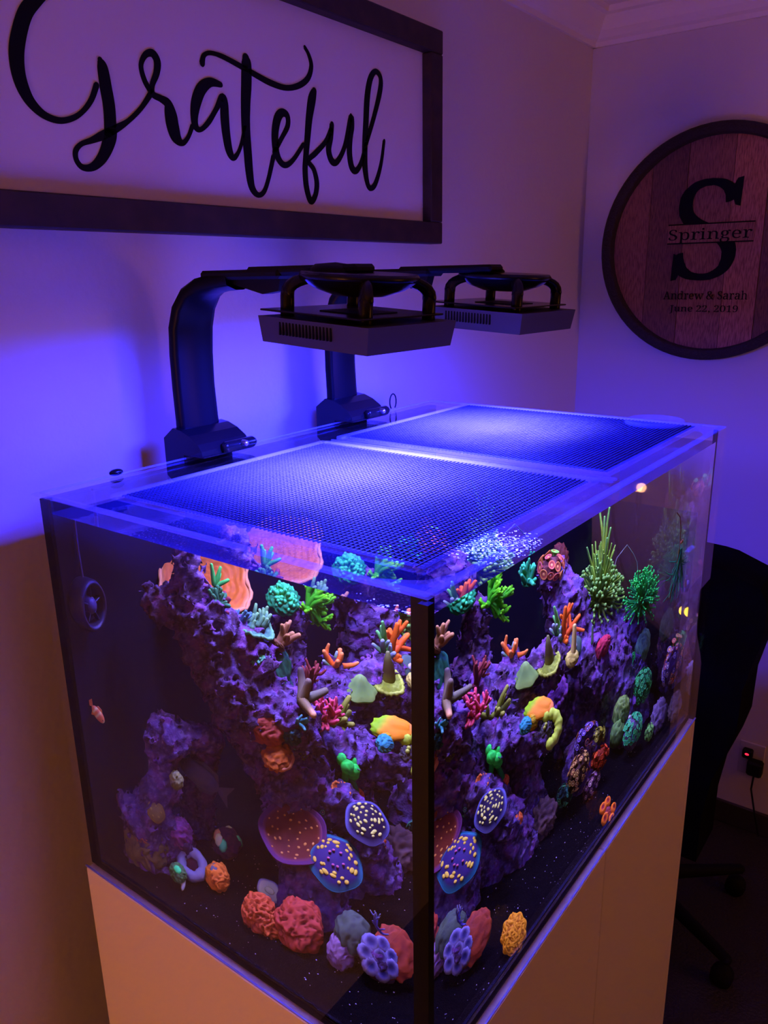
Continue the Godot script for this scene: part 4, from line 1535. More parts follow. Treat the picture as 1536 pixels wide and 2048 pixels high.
	branching(t, Vector3(-.05, 1, 0), 6, .040, .0042, pig(110, 40, 70), pig(140, 60, 85), .7, 2, .2, .008)
	t = coral("lump_coral", "teal velvety column coral left of the grey branching coral", Vector3(.288, 1.246, .362))
	brain(t, Vector3(.1, 1, .1), Vector3(.020, .036, .020), pig(55, 125, 145), pig(35, 80, 110), 5.0, .12)
	lump(t, "lower_head", Vector3(.004, -.026, .008), Vector3(0, 1, 0), Vector3(.016, .022, .016), pig(50, 95, 125), pig(35, 65, 95), .12)
	t = coral("plate_coral", "violet rounded plate coral under the arching middle rock", Vector3(.584, 1.105, .350))
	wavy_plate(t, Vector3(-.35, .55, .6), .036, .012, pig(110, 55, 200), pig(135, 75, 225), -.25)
	t = coral("hook_coral", "tiny sky blue hooked disc coral on the left rock's lower shelf", Vector3(.254, 1.170, .412))
	ring_of("hook", t, Vector3(-.5, .8, .3), .008, .0032, -.4, 2.6, pig(70, 150, 215), pig(90, 180, 230))
	t = coral("lump_coral", "small olive knob coral just below the blue hooked disc", Vector3(.262, 1.155, .416))
	lump(t, "head", Vector3.ZERO, Vector3(-.4, .8, .3), Vector3(.011, .010, .010), pig(120, 105, 75), pig(90, 70, 80), .2)
	t = coral("twig_coral", "small light blue twig coral below the grey branches", Vector3(.246, 1.205, .420))
	branching(t, Vector3(-.5, .3, .6), 4, .018, .0035, pig(50, 110, 165), pig(90, 150, 225), .8, 1, .2, .008)
	t = coral("lump_coral", "dark teal lump coral beneath the small blue twig", Vector3(.243, 1.187, .412))
	lump(t, "head", Vector3.ZERO, Vector3(-.4, .8, .3), Vector3(.016, .014, .015), pig(40, 80, 120), pig(30, 50, 85), .2)

	# --- the left overhang
	t = coral("plate_coral", "large orange plate coral near the surface, seen through the mesh lid", Vector3(.352, 1.328, .190))
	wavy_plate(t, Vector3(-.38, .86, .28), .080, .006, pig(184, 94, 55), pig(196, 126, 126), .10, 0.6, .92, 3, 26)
	lump(t, "foot", Vector3(-.01, -.03, -.03), Vector3.UP, Vector3(.022, .035, .022), pig(67, 32, 36), pig(51, 24, 32), .15)
	t = coral("bush_coral", "dense teal bushy coral at the surface right of the orange plate", Vector3(.376, 1.324, .322))
	branching(t, Vector3(-.4, .75, .4), 64, .019, .0058, pig(35, 136, 115), pig(56, 177, 152), 1.2, 1, .2, .026)
	t = coral("bush_coral", "yellow-green antler coral hanging beside the teal bush", Vector3(.432, 1.302, .334))
	for e in [[Vector3(.1, 1, .2), .045], [Vector3(.6, .8, .3), .05], [Vector3(-.3, .8, .3), .04], [Vector3(-.7, -.1, .3), .03], [Vector3(.4, -.6, .6), .042], [Vector3(.8, .2, .4), .045], [Vector3(.2, -.9, .4), .032], [Vector3(.7, -.5, .2), .035], [Vector3(-.1, .3, .9), .035]]:
		var m := Mb.new()
		grow(m, Vector3.ZERO, e[0], e[1], .0055, pig(52, 148, 35), pig(98, 186, 48), 3, .22)
		part("branch", m, m_coral, t)
	t = coral("twig_coral", "small bright green twig coral in front of the orange plate", Vector3(.222, 1.372, .296))
	branching(t, Vector3(.5, .8, .3), 6, .024, .0042, pig(52, 149, 96), pig(78, 189, 114), .6, 0, .12)
	t = coral("bush_coral", "dark green stubby coral on the left ledge below the green twig", Vector3(.214, 1.350, .306))
	branching(t, Vector3(0, 1, .2), 12, .020, .0050, pig(40, 85, 85), pig(60, 120, 110), 1.0, 1, .2, .012)
	t = coral("tree_coral", "maroon trunk-like coral growing down the left rock", Vector3(.228, 1.302, .305))
	branching(t, Vector3(0, 1, .05), 4, .055, .0085, pig(95, 35, 75), pig(120, 45, 85), .22, 1, .12)
	t = coral("twig_coral", "tiny blue-violet twig coral right of the maroon trunk", Vector3(.246, 1.312, .318))
	branching(t, Vector3(.5, .8, .3), 5, .030, .0042, pig(60, 75, 180), pig(70, 110, 190), .5, 1, .15)
	t = coral("table_coral", "grey-green table coral with frilled edge on the left rock's ledge", Vector3(.264, 1.312, .336))
	wavy_plate(t, Vector3(.05, 1, .35), .036, .005, pig(70, 115, 130), pig(95, 150, 150), .12, 0.3, .7, 5)
	for k in 14:
		var m := Mb.new()
		var d := Vector3(rnd(.2, 1), rnd(.3, .8), rnd(-.2, .5))
		grow(m, Vector3(rnd(-.02, .035), .004, rnd(-.012, .015)), d, rnd(.012, .022), .0042, pig(75, 115, 125), pig(110, 155, 150), 0, .2)
		part("branchlet", m, m_coral, t)
	t = coral("finger_coral", "brown fingered coral at the right end of the left ledge", Vector3(.282, 1.290, .366))
	branching(t, Vector3(.75, .65, .15), 5, .032, .0062, pig(130, 85, 90), pig(165, 115, 110), .55, 1, .15, .012)
	t = coral("encrusting_coral", "pale green and blue crust coral on the lip of the left ledge", Vector3(.250, 1.285, .352))
	lump(t, "crust", Vector3.ZERO, Vector3(-.3, .9, .3), Vector3(.024, .007, .016), pig(100, 150, 200), pig(90, 190, 130), .25, 3.0)
	t = coral("lump_coral", "rough dusky pink coral mound on the left flank of the rock", Vector3(.232, 1.188, .372))
	brain(t, Vector3(-.55, .6, .2), Vector3(.029, .026, .033), pig(190, 85, 105), pig(130, 55, 85), 4.5, .16)
	t = coral("plate_coral", "orange-brown fan-shaped plate coral below the dusky pink mound", Vector3(.226, 1.156, .394))
	lump(t, "plate", Vector3.ZERO, Vector3(-.4, .7, .35), Vector3(.028, .012, .022), pig(205, 105, 65), pig(150, 70, 60), .14, 2.4)
	ring_of("growing_edge", t, Vector3(-.4, .7, .35), .023, .0035, -.6, 3.2, pig(225, 140, 140), pig(200, 110, 100))

	# --- back of the tank, front side
	t = coral("bush_coral", "teal branching coral high behind the antler coral, by the water line", Vector3(.548, 1.296, .312))
	branching(t, Vector3(-.2, .9, .3), 12, .030, .0058, pig(40, 135, 130), pig(60, 175, 165), 1.0, 1, .2, .012)
	t = coral("button_polyps", "pinkish button polyps on top of the tall back rock column", Vector3(.612, 1.300, .316))
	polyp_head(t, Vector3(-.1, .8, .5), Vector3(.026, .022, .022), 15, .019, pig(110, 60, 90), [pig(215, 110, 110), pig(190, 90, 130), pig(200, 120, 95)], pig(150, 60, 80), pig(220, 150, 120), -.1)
	put("green_polyp", zoa_mesh(pig(130, 215, 110), pig(100, 180, 90), pig(160, 220, 130)), m_coral, t, Transform3D(up(Vector3(.2, 1, .2)) * .020, Vector3(.012, .024, 0)))
	t = coral("mushroom_coral", "dim dark red mushroom coral high on the black back panel", Vector3(.700, 1.290, .250))
	lump(t, "cap", Vector3.ZERO, Vector3(-.1, .3, .9), Vector3(.024, .010, .022), pig(100, 45, 60), pig(70, 30, 50), .18)
	t = coral("plume_coral", "tall yellow-green coral with long tentacles reaching to the surface", Vector3(.766, 1.195, .330))
	tentacles(t, Vector3(0, 1, .1), 240, .042, .0032, Vector3(.034, .040, .030), pig(125, 150, 70), pig(130, 180, 115), pig(95, 130, 80))
	var mid := Mb.new()
	for k in 46:
		grow(mid, Vector3(rnd(-.014, .014), .012, rnd(-.012, .012)), Vector3(rnd(-.38, .34), 1, rnd(-.3, .3)), rnd(.045, .10), rnd(.0028, .004), pig(135, 160, 70), pig(140, 185, 100), 0, .10)
	part("upper_tentacles", mid, m_coral, t).set_meta("kind", "stuff")
	for e in [[Vector3(.10, 1, .02), .150, .0048], [Vector3(.14, 1, -.02), .165, .0044], [Vector3(.05, 1, .06), .115, .0050], [Vector3(.18, 1, .05), .135, .0042], [Vector3(.02, 1, -.04), .10, .005], [Vector3(-.45, .8, .1), .080, .0040], [Vector3(-.35, .9, .05), .095, .0040], [Vector3(-.55, .6, .1), .07, .0042], [Vector3(-.25, .9, .2), .07, .0042]]:
		var m := Mb.new()
		grow(m, Vector3(rnd(-.012, .012), .022, rnd(-.01, .01)), e[0], e[1], e[2], pig(135, 160, 70), pig(110, 170, 110), 0, .11)
		part("long_tentacle", m, m_coral, t)
	var sw := Mb.new()
	tube(sw, [Vector3(.02, .03, .02), Vector3(.035, .075, .03), Vector3(.065, .092, .04), Vector3(.085, .070, .05), Vector3(.098, .050, .055), Vector3(.100, .025, .06)], [.0016, .0014, .0013, .0012, .0012, .0018], [pig(110, 90, 130), pig(110, 100, 140), pig(100, 110, 130)], 6)
	part("sweeper_tentacle", sw, m_coral, t)
	t = coral("torch_coral", "round bright green coral of fine tentacles right of the tall plume coral", Vector3(.845, 1.182, .440))
	tentacles(t, Vector3(-.1, .9, .3), 210, .036, .0021, Vector3(.030, .030, .026), pig(30, 165, 85), pig(60, 215, 120), pig(25, 130, 100))
	t = coral("encrusting_coral", "crimson crust coral speckled pink on the front of the rock column", Vector3(.690, 1.146, .432))
	brain(t, Vector3(-.2, .6, .7), Vector3(.024, .030, .018), pig(185, 50, 105), pig(110, 25, 75), 6.0, .16)
	t = coral("finger_coral", "thin grey-green finger coral left of the crimson crust", Vector3(.655, 1.165, .425))
	branching(t, Vector3(.1, 1, 0), 1, .035, .0040, pig(100, 120, 130), pig(110, 140, 140), .1, 0, .08)
	t = coral("lump_coral", "grey-blue knobbly cone coral above the bright green chain coral", Vector3(.858, 1.085, .440))
	brain(t, Vector3(0, 1, .15), Vector3(.029, .036, .026), pig(119, 161, 185), pig(70, 94, 131), 3.6, .2)
	t = coral("chain_coral", "short bright green chain of polyps on the rock below the grey-blue cone", Vector3(.795, 1.075, .452))
	for k in 9:
		var f := k / 8.0
		put("polyp", zoa_mesh(pig(52, 255, 161), pig(40, 198, 125), pig(113, 255, 198)), m_coral, t, Transform3D(up(Vector3(-.3, .5, .8) + ndir() * .3) * .013, Vector3(-.018 + f * .026 + .004 * sin(k * 2.0), -.020 + f * .036, .004)))
	lump(t, "base", Vector3(-.004, 0, -.002), Vector3(.5, .8, .2), Vector3(.009, .022, .008), pig(40, 149, 100), pig(40, 113, 88), .15)
	t = coral("flowerpot_coral", "round green flowerpot coral topmost of the three by the front glass", Vector3(.822, 1.022, .490))
	polyp_head(t, Vector3(-.1, .75, .55), Vector3(.034, .036, .030), 75, .0105, pig(46, 106, 88), [pig(76, 216, 155), pig(64, 185, 131), pig(100, 234, 173)], pig(40, 119, 94), pig(64, 149, 113), -.35)
	t = coral("lump_coral", "tall olive lumpy coral left of the green flowerpot corals", Vector3(.735, 1.010, .482))
	brain(t, Vector3(.05, .9, .3), Vector3(.030, .032, .026), pig(125, 155, 106), pig(76, 88, 76), 4.0, .2)
	brain(t, Vector3(-.3, .6, .5), Vector3(.026, .030, .024), pig(106, 143, 100), pig(64, 76, 76), 4.2, .2, "lower_head", 30)
	var last: Node3D = t.get_child(1)
	last.position = Vector3(-.024, -.030, .012)
	t = coral("flowerpot_coral", "teal-topped flowerpot coral with a mauve base on the sand", Vector3(.722, .985, .562))
	polyp_head(t, Vector3(-.1, .8, .5), Vector3(.034, .034, .030), 60, .0105, pig(113, 94, 185), [pig(76, 246, 204), pig(64, 216, 173), pig(113, 255, 210)], pig(52, 137, 125), pig(88, 173, 149), .1)
	polyp_head(t, Vector3(-.1, .2, .9), Vector3(.036, .024, .030), 18, .007, pig(119, 94, 192), [pig(173, 149, 252), pig(234, 222, 255)], pig(149, 119, 210), pig(246, 234, 255), -.2)
	t.get_child(t.get_child_count() - 1).get_parent().set_meta("label", t.get_meta("label"))
	t = coral("flowerpot_coral", "smallest pale green flowerpot coral on the sand at right", Vector3(.764, .968, .612))
	polyp_head(t, Vector3(0, .9, .4), Vector3(.015, .017, .014), 26, .008, pig(76, 113, 88), [pig(161, 252, 161), pig(137, 228, 149)], pig(100, 173, 113), pig(185, 246, 185), -.3)
	t = coral("mushroom_coral", "dull violet folded mushroom coral on the sand near the right end", Vector3(.822, .962, .602))
	lump(t, "cap", Vector3(0, .012, 0), Vector3(-.2, .6, .8), Vector3(.036, .016, .030), pig(119, 94, 185), pig(76, 58, 125), .22)
	t = coral("mushroom_coral", "brown-grey folded mushroom coral farthest right on the sand", Vector3(.868, .964, .655))
	lump(t, "cap", Vector3(0, .012, 0), Vector3(-.2, .6, .8), Vector3(.032, .015, .028), pig(131, 106, 143), pig(82, 64, 100), .22)
	t = coral("button_polyps", "cluster of violet and orange button polyps hanging at the right end glass", Vector3(.862, 1.062, .618))
	polyp_head(t, Vector3(0, .7, .6), Vector3(.040, .044, .030), 46, .0135, pig(88, 52, 149), [pig(161, 125, 255), pig(137, 100, 246), pig(185, 149, 255), pig(255, 161, 113), pig(246, 113, 88)], pig(76, 52, 173), pig(234, 210, 255), -.6)
	for e in [[-.012, .052, .01, 0], [.018, .050, .0, 1], [.034, .042, .0, 2], [-.034, .044, .01, 3]]:
		put("tall_polyp", zoa_mesh([pig(234, 113, 113), pig(255, 198, 137), pig(234, 161, 137), pig(161, 137, 234)][e[3]], pig(161, 100, 113), pig(255, 185, 161)), m_coral, t, Transform3D(up(Vector3(e[0] * 8, 1, .3)) * .018, Vector3(e[0], e[1], e[2])))

	# --- the button polyp rock by the front glass
	t = coral("button_polyps", "peach-dotted brown button polyps on the small front rock", Vector3(.540, .998, .512))
	polyp_head(t, Vector3(-.3, .5, .8), Vector3(.034, .034, .022), 36, .0105, pig(75, 45, 50), [pig(225, 165, 130), pig(205, 140, 110), pig(190, 150, 100)], pig(120, 70, 60), pig(255, 215, 175), -.2)
	t = coral("button_polyps", "fiery red-orange button polyps on the right side of the small front rock", Vector3(.606, .985, .522))
	polyp_head(t, Vector3(.1, .5, .85), Vector3(.025, .038, .018), 28, .0120, pig(140, 45, 35), [pig(225, 75, 50), pig(235, 95, 60), pig(200, 60, 45)], pig(180, 55, 40), pig(240, 120, 80), -.5)
	t = coral("button_polyps", "olive yellow button polyps above the red-orange ones", Vector3(.612, 1.022, .512))
	polyp_head(t, Vector3(.1, .7, .6), Vector3(.020, .018, .014), 12, .0125, pig(90, 80, 40), [pig(160, 150, 65), pig(135, 130, 55)], pig(120, 110, 50), pig(200, 190, 120), -.2)
	t = coral("button_polyps", "violet button polyps along the top of the small front rock", Vector3(.585, 1.032, .492))
	polyp_head(t, Vector3(0, .9, .4), Vector3(.036, .024, .020), 22, .0130, pig(60, 35, 120), [pig(110, 75, 220), pig(130, 95, 235), pig(180, 100, 110)], pig(70, 45, 160), pig(170, 150, 245), -.1)
	t = coral("button_polyps", "mauve speckled button polyps at the foot of the small front rock", Vector3(.572, .956, .536))
	polyp_head(t, Vector3(-.2, .6, .7), Vector3(.030, .022, .016), 22, .0105, pig(85, 45, 95), [pig(170, 110, 180), pig(150, 90, 160), pig(190, 150, 190)], pig(110, 60, 130), pig(220, 190, 230), -.3)
	t = coral("button_polyps", "blue-green button polyps on the left edge of the small front rock", Vector3(.506, .972, .500))
	polyp_head(t, Vector3(-.8, .5, .4), Vector3(.016, .032, .016), 18, .0100, pig(35, 60, 90), [pig(60, 130, 160), pig(70, 160, 140)], pig(40, 80, 130), pig(120, 190, 180), -.5)

	# --- on the sand
	t = coral("fold_coral", "vivid orange folded coral alone on the sand by the front glass", Vector3(.530, .955, .682))
	lobed(t, Vector3(-.15, .70, .70), .025, 5, pig(255, 125, 35), pig(150, 30, 60), "lobe", .5, 0.3, false, .60, 1.5)
	lump(t, "middle", Vector3(-.002, -.001, -.002), Vector3(-.15, .7, .7), Vector3(.011, .008, .014), pig(135, 60, 160), pig(225, 95, 70), .2)
	t = coral("brain_coral", "amber yellow brain coral on the sand nearest the front glass", Vector3(.224, .962, .680))
	var ym := Mb.new()
	blob(ym, Vector3.ZERO, up(Vector3(-.2, .75, .60)), Vector3(.027, .013, .033), 90, func(d): return 1.0 + .055 * sin(atan2(d.x, d.z) * 9.0) * smoothstep(.9, .3, absf(d.y)) - .22 * pow(1.0 - minf(1.0, absf(noise(d + Vector3(2, 5, 8), 3.0)) * 3.6), 2.0), func(d, _k): return pig(255, 165, 40).lerp(pig(170, 70, 20), pow(1.0 - minf(1.0, absf(noise(d + Vector3(2, 5, 8), 3.0)) * 3.2), 1.5)))
	part("head", ym, m_coral, t)
	t = coral("lobed_coral", "lilac-blue lobed coral in front at the near corner", Vector3(.148, .978, .592))
	lobed(t, Vector3(-.55, .66, .52), .029, 7, pig(135, 120, 255), pig(55, 45, 150), "lobe", .55, 0.5, true, .60)
	t = coral("disc_coral", "brick red disc coral partly behind the lilac lobed coral", Vector3(.176, .978, .604))
	lump(t, "disc", Vector3.ZERO, Vector3(-.35, .7, .6), Vector3(.036, .012, .030), pig(167, 66, 58), pig(135, 50, 54), .10, 2.0)
	t = coral("lump_coral", "grey-green pebbly coral behind the lilac lobed coral", Vector3(.160, .982, .548))
	brain(t, Vector3(-.4, .8, .4), Vector3(.031, .023, .026), pig(85, 95, 115), pig(60, 62, 95), 5.5, .10)
	t = coral("brain_coral", "small pink and violet striped brain coral left of the lilac lobed coral", Vector3(.136, .962, .540))
	brain(t, Vector3(-.5, .7, .4), Vector3(.026, .018, .020), pig(150, 110, 220), pig(110, 50, 120), 3.4, .22)
	t = coral("twig_coral", "tiny vivid blue sprig coral above the grey-green pebbly one", Vector3(.150, 1.020, .588))
	branching(t, Vector3(.1, 1, 0), 4, .016, .0019, pig(80, 75, 240), pig(150, 140, 255), .6, 2, .4)
	branching(t, Vector3(.0, -1, 0), 3, .018, .0019, pig(60, 55, 230), pig(120, 110, 255), .6, 1, .4)
	t = coral("lump_coral", "big brick red sponge-like coral, right one of the red pair", Vector3(.133, .966, .474))
	brain(t, Vector3(-.4, .8, .4), Vector3(.043, .030, .036), pig(194, 71, 80), pig(118, 37, 52), 2.4, .22, "head", 64)
	t = coral("lump_coral", "smaller orange-red crinkled coral, left one of the red pair", Vector3(.112, .962, .414))
	brain(t, Vector3(-.5, .75, .3), Vector3(.031, .027, .028), pig(220, 93, 78), pig(137, 44, 49), 2.8, .34, "head", 60)
	lump(t, "lower_fold", Vector3(-.004, -.006, .022), Vector3(-.5, .5, .5), Vector3(.020, .016, .018), pig(225, 103, 78), pig(147, 49, 54), .3, 3.0)
	t = coral("disc_coral", "small pale violet oval disc coral behind the crinkled red one", Vector3(.180, .964, .398))
	chalice(t, Vector3(-.6, .5, .4), .016, pig(147, 134, 255), pig(209, 203, 255), pig(234, 228, 255), [[.0, 1, .011, 1.5]], .2, 0.0, 1.3)
	t = coral("ring_coral", "bright blue ring coral with a dark red hollow centre", Vector3(.127, .968, .277))
	ring_of("ring", t, Vector3(-.55, .8, .25), .0195, .0088, 0.0, TAU * .99, pig(147, 134, 255), pig(122, 110, 255))
	lump(t, "hollow", Vector3(.001, -.003, 0), Vector3(-.55, .8, .25), Vector3(.014, .005, .014), pig(78, 22, 60), pig(53, 16, 41), .1)
	t = coral("button_polyps", "small green button coral with glowing mint centre left of the blue ring", Vector3(.083, .966, .272))
	lump(t, "body", Vector3.ZERO, Vector3(-.5, .8, .3), Vector3(.0155, .014, .0155), pig(97, 141, 116), pig(66, 91, 91), .12)
	put("mouth", bead(pig(78, 255, 191), "mouth"), m_coral, t, Transform3D(up(Vector3(-.6, .75, .3)) * Basis.from_scale(Vector3(.014, .008, .015)), Vector3(-.007, .010, .004)))
	put("pale_lip", bead(pig(191, 178, 255), "mouth"), m_coral, t, Transform3D(up(Vector3(-.6, .5, .4)) * Basis.from_scale(Vector3(.022, .006, .008)), Vector3(-.004, -.012, .012)))
	t = coral("brain_coral", "rust orange pitted coral right of the blue ring", Vector3(.137, .966, .322))
	brain(t, Vector3(-.5, .7, .4), Vector3(.023, .021, .021), pig(255, 134, 78), pig(166, 66, 66), 2.6, .26)
	put("mouth", bead(pig(110, 103, 191), "mouth"), m_coral, t, Transform3D(up(Vector3(-.5, .9, .2)) * Basis.from_scale(Vector3(.020, .006, .013)), Vector3(-.009, .017, .0)))
	t = coral("fold_coral", "many-coloured striped coral with mint folds and an orange mouth", Vector3(.236, .966, .285))
	lump(t, "body", Vector3(0, .004, 0), Vector3(-.4, .9, .2), Vector3(.028, .018, .024), pig(110, 54, 110), pig(75, 40, 82), .1)
	for e in [[-.022, .010, .006, pig(103, 255, 235)], [.017, .008, .016, pig(117, 255, 214)], [-.014, .018, -.010, pig(255, 172, 159)], [.020, .016, -.004, pig(255, 255, 255)], [-.022, .016, -.002, pig(255, 242, 255)]]:
		put("fold", bead(e[3], "fold"), m_coral, t, Transform3D(up(Vector3(e[0], .01, e[2])) * Basis.from_scale(Vector3(.022, .011, .016)), Vector3(e[0], e[1], e[2])))
	branching(t, Vector3(-.2, 1, .1), 4, .014, .0045, pig(255, 131, 75), pig(255, 159, 89), .5, 0, .1)
	t = coral("brain_coral", "large dim brown-green brain coral on the sand at the back left corner", Vector3(.098, .975, .196))
	brain(t, Vector3(-.55, .75, .2), Vector3(.047, .040, .043), pig(122, 97, 91), pig(78, 66, 78), 4.5, .14, "head", 52)
	lump(t, "middle", Vector3(-.018, .028, .006), Vector3(-.5, .8, .2), Vector3(.020, .012, .020), pig(178, 97, 85), pig(122, 72, 78), .2)
	t = coral("lump_coral", "grey-green rough coral on the upright of the rock arch", Vector3(.112, 1.105, .268))
	brain(t, Vector3(-.6, .3, .6), Vector3(.014, .022, .012), pig(141, 134, 128), pig(97, 91, 110), 5.0, .15)
	t = coral("disc_coral", "round olive-brown disc coral low on the rock arch", Vector3(.083, 1.050, .236))
	chalice(t, Vector3(-.7, .4, .45), .017, pig(141, 110, 85), pig(122, 97, 78), pig(153, 128, 97), [[.5, 5, .004, 1.3]], .25)
	t = coral("lump_coral", "rosy violet rounded coral lump at the right foot of the rock arch", Vector3(.135, 1.005, .248))
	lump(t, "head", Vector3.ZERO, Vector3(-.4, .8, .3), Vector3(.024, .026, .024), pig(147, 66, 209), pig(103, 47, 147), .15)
	lump(t, "lower_head", Vector3(.006, -.038, .010), Vector3(-.4, .8, .3), Vector3(.013, .014, .013), pig(166, 72, 240), pig(128, 60, 191), .1)
	t = coral("button_polyps", "small violet button polyps on the purple rock above the wide red cup coral", Vector3(.288, 1.075, .440))
	polyp_head(t, Vector3(-.6, .5, .3), Vector3(.022, .018, .022), 18, .009, pig(80, 50, 150), [pig(130, 90, 220), pig(160, 110, 230), pig(90, 140, 150)], pig(90, 60, 170), pig(190, 160, 240), -.3)


# ---------------------------------------------------------------- fish and gear in the water
func build_fish() -> void:
	# a small clownfish, head down to the right
	var t := thing("clownfish", "tiny orange clownfish with white bands hovering near the left glass", "fish", Vector3(.060, 1.176, .142))
	var d := Vector3(.25, -.75, .60).normalized()
	var side := d.cross(Vector3.UP).normalized()
	var b := Basis(d, side.cross(d).normalized(), side)
	var m := Mb.new()
	var orange := pig(235, 120, 70)
	var white := pig(235, 205, 225)
	blob(m, Vector3.ZERO, b * Basis(Vector3(0, 1, 0), Vector3(-1, 0, 0), Vector3(0, 0, 1)), Vector3(.0085, .015, .0048), 28, func(_d): return 1.0,
		func(q, _k): return white if absf(q.y - .55) < .10 or absf(q.y + .05) < .11 or q.y < -.85 else orange)
	part("body", m, m_soft, t)
	for e in [[PackedVector2Array([Vector2(-.013, 0), Vector2(-.023, .008), Vector2(-.0245, 0), Vector2(-.023, -.008)]), "tail_fin"], [PackedVector2Array([Vector2(.006, .0065), Vector2(-.001, .012), Vector2(-.009, .0105), Vector2(-.010, .005)]), "back_fin"], [PackedVector2Array([Vector2(-.002, -.007), Vector2(-.007, -.0125), Vector2(-.011, -.005)]), "belly_fin"]]:
		m = Mb.new()
		prism(m, e[0], .0008, Transform3D(b, b * Vector3(0, 0, -.0004)), orange)
		part(e[1], m, m_soft, t)
	for s in [-1.0, 1.0]:
		put("eye", bead(Color(.01, .01, .01), "fish_eye"), m_soft, t, Transform3D(b * Basis.from_scale(Vector3.ONE * .002), b * Vector3(.0105, .0022, .0034 * s)))
	# a slate grey fish slipping behind the rock
	t = thing("tang_fish", "dusky slate grey fish hovering between the rock arch and the leaning rock", "fish", Vector3(.185, 1.092, .268))
	d = Vector3(-.30, .42, -.85).normalized()
	side = d.cross(Vector3.UP).normalized()
	b = Basis(d, side.cross(d).normalized(), side)
	m = Mb.new()
	var slate := pig(75, 65, 125)
	blob(m, Vector3.ZERO, b * Basis(Vector3(0, 1, 0), Vector3(-1, 0, 0), Vector3(0, 0, 1)), Vector3(.018, .042, .009), 28, func(q): return 1.0 - .12 * absf(q.y), func(q, _k): return slate.lerp(slate * .7, clampf(q.x, 0, 1)))
	part("body", m, m_soft, t)
	for e in [[PackedVector2Array([Vector2(-.036, .004), Vector2(-.058, .020), Vector2(-.052, 0), Vector2(-.060, -.018), Vector2(-.036, -.004)]), "tail_fin"], [PackedVector2Array([Vector2(.02, .014), Vector2(.0, .025), Vector2(-.028, .020), Vector2(-.034, .008)]), "back_fin"], [PackedVector2Array([Vector2(.012, -.014), Vector2(-.01, -.024), Vector2(-.030, -.017), Vector2(-.034, -.007)]), "belly_fin"]]:
		m = Mb.new()
		prism(m, e[0], .001, Transform3D(b, b * Vector3(0, 0, -.0005)), slate * .8)
		part(e[1], m, m_soft, t)
	for s in [-1.0, 1.0]:
		put("eye", bead(Color(.01, .01, .01), "fish_eye"), m_soft, t, Transform3D(b * Basis.from_scale(Vector3.ONE * .004), b * Vector3(.029, .004, .0055 * s)))
	# ring-shaped pump on the back panel
	t = thing("wave_pump", "dark ring-shaped wave pump on the back panel near the left corner", "pump", Vector3(.068, 1.342, Z0 + .018))
	m = Mb.new()
	var fb := Basis(Vector3.RIGHT, Vector3(0, 0, 1), Vector3(0, -1, 0))
	var casing := mat(Color(.010, .009, .013), .5)
	lathe(m, Vector3.ZERO, fb, [Vector2(.036, .0), Vector2(.038, .006), Vector2(.038, .026), Vector2(.035, .032), Vector2(.031, .032), Vector2(.028, .026), Vector2(.028, .0)], 40)
	part("ring", m, casing, t)
	m = Mb.new()
	lathe(m, Vector3.ZERO, fb, [Vector2(.013, 0), Vector2(.013, .024), Vector2(.009, .030), Vector2(0, .031)], 24)
	part("hub", m, mat(Color(.06, .05, .08), .5), t)
	for k in 5:
		var a := TAU * k / 5 + .3
		m = Mb.new()
		box(m, Vector3(cos(a) * .021, sin(a) * .021, .022), Vector3(.018, .0025, .010), .0008, Color.WHITE, Basis(Vector3(0, 0, 1), a))
		part("vane", m, casing, t)
	m = Mb.new()
	tube(m, [Vector3(.0, .037, .012), Vector3(.004, .075, .006), Vector3(.006, .12, .005), Vector3(.006, .150, .004)], [.0022, .0022, .0022, .0022], [Color.WHITE], 8)
	part("cord", m, mat(Color(.03, .025, .04), .5), t)
	# clear acrylic box on the front glass at the far end
	t = thing("acrylic_box", "small clear acrylic box held on the tank's front glass near its right end", "box", Vector3(.855, 1.255, .672))
	for e in [[Vector3(0, .0, .014), Vector3(.034, .075, .002)], [Vector3(0, .0, -.014), Vector3(.034, .075, .002)], [Vector3(-.017, .0, 0), Vector3(.002, .075, .026)], [Vector3(.017, .0, 0), Vector3(.002, .075, .026)]]:
		m = Mb.new()
		box(m, e[0], e[1], .0004)
		part("side_pane", m, pane(.015), t)
	m = Mb.new()
	box(m, Vector3(0, .038, 0), Vector3(.038, .002, .032), .0005)
	part("lid", m, m_frost, t)
	t = coral("plate_coral", "lilac scrap of coral resting low in the clear acrylic box", Vector3(.855, 1.222, .672))
	lump(t, "head", Vector3(.002, 0, 0), Vector3(-.3, .6, .6), Vector3(.013, .008, .010), pig(140, 115, 250), pig(110, 90, 220), .12)
	lump(t, "stub", Vector3(-.010, .010, 0), Vector3(-.6, 1, .2), Vector3(.005, .011, .005), pig(190, 140, 130), pig(150, 100, 110), .1)
	# a wisp of weed and an orange sea whip at the far end
	t = thing("green_weed", "dark green feathery weed trailing beside the clear acrylic box", "seaweed", Vector3(.880, 1.280, .590))
	for k in 12:
		m = Mb.new()
		var p0 := Vector3(rnd(-.004, .004), 0, rnd(-.004, .004))
		grow(m, p0, Vector3(rnd(-.3, .1), -1, rnd(-.1, .1)), rnd(.06, .10), .0022, pig(30, 115, 95), pig(40, 140, 120), 2, .16)
		part("frond", m, m_coral, t)
	t = thing("sea_whip", "thin curved orange-brown sea whip left of the green weed", "sea whip", Vector3(.862, 1.20, .590))
	m = Mb.new()
	tube(m, [Vector3(-.02, .0, 0), Vector3(-.008, .03, 0), Vector3(.004, .055, 0), Vector3(.012, .09, 0), Vector3(.010, .12, 0), Vector3(.0, .145, 0), Vector3(-.02, .158, 0)], [.0022, .0020, .0018, .0017, .0016, .0014, .0012], [pig(150, 75, 70)], 8)
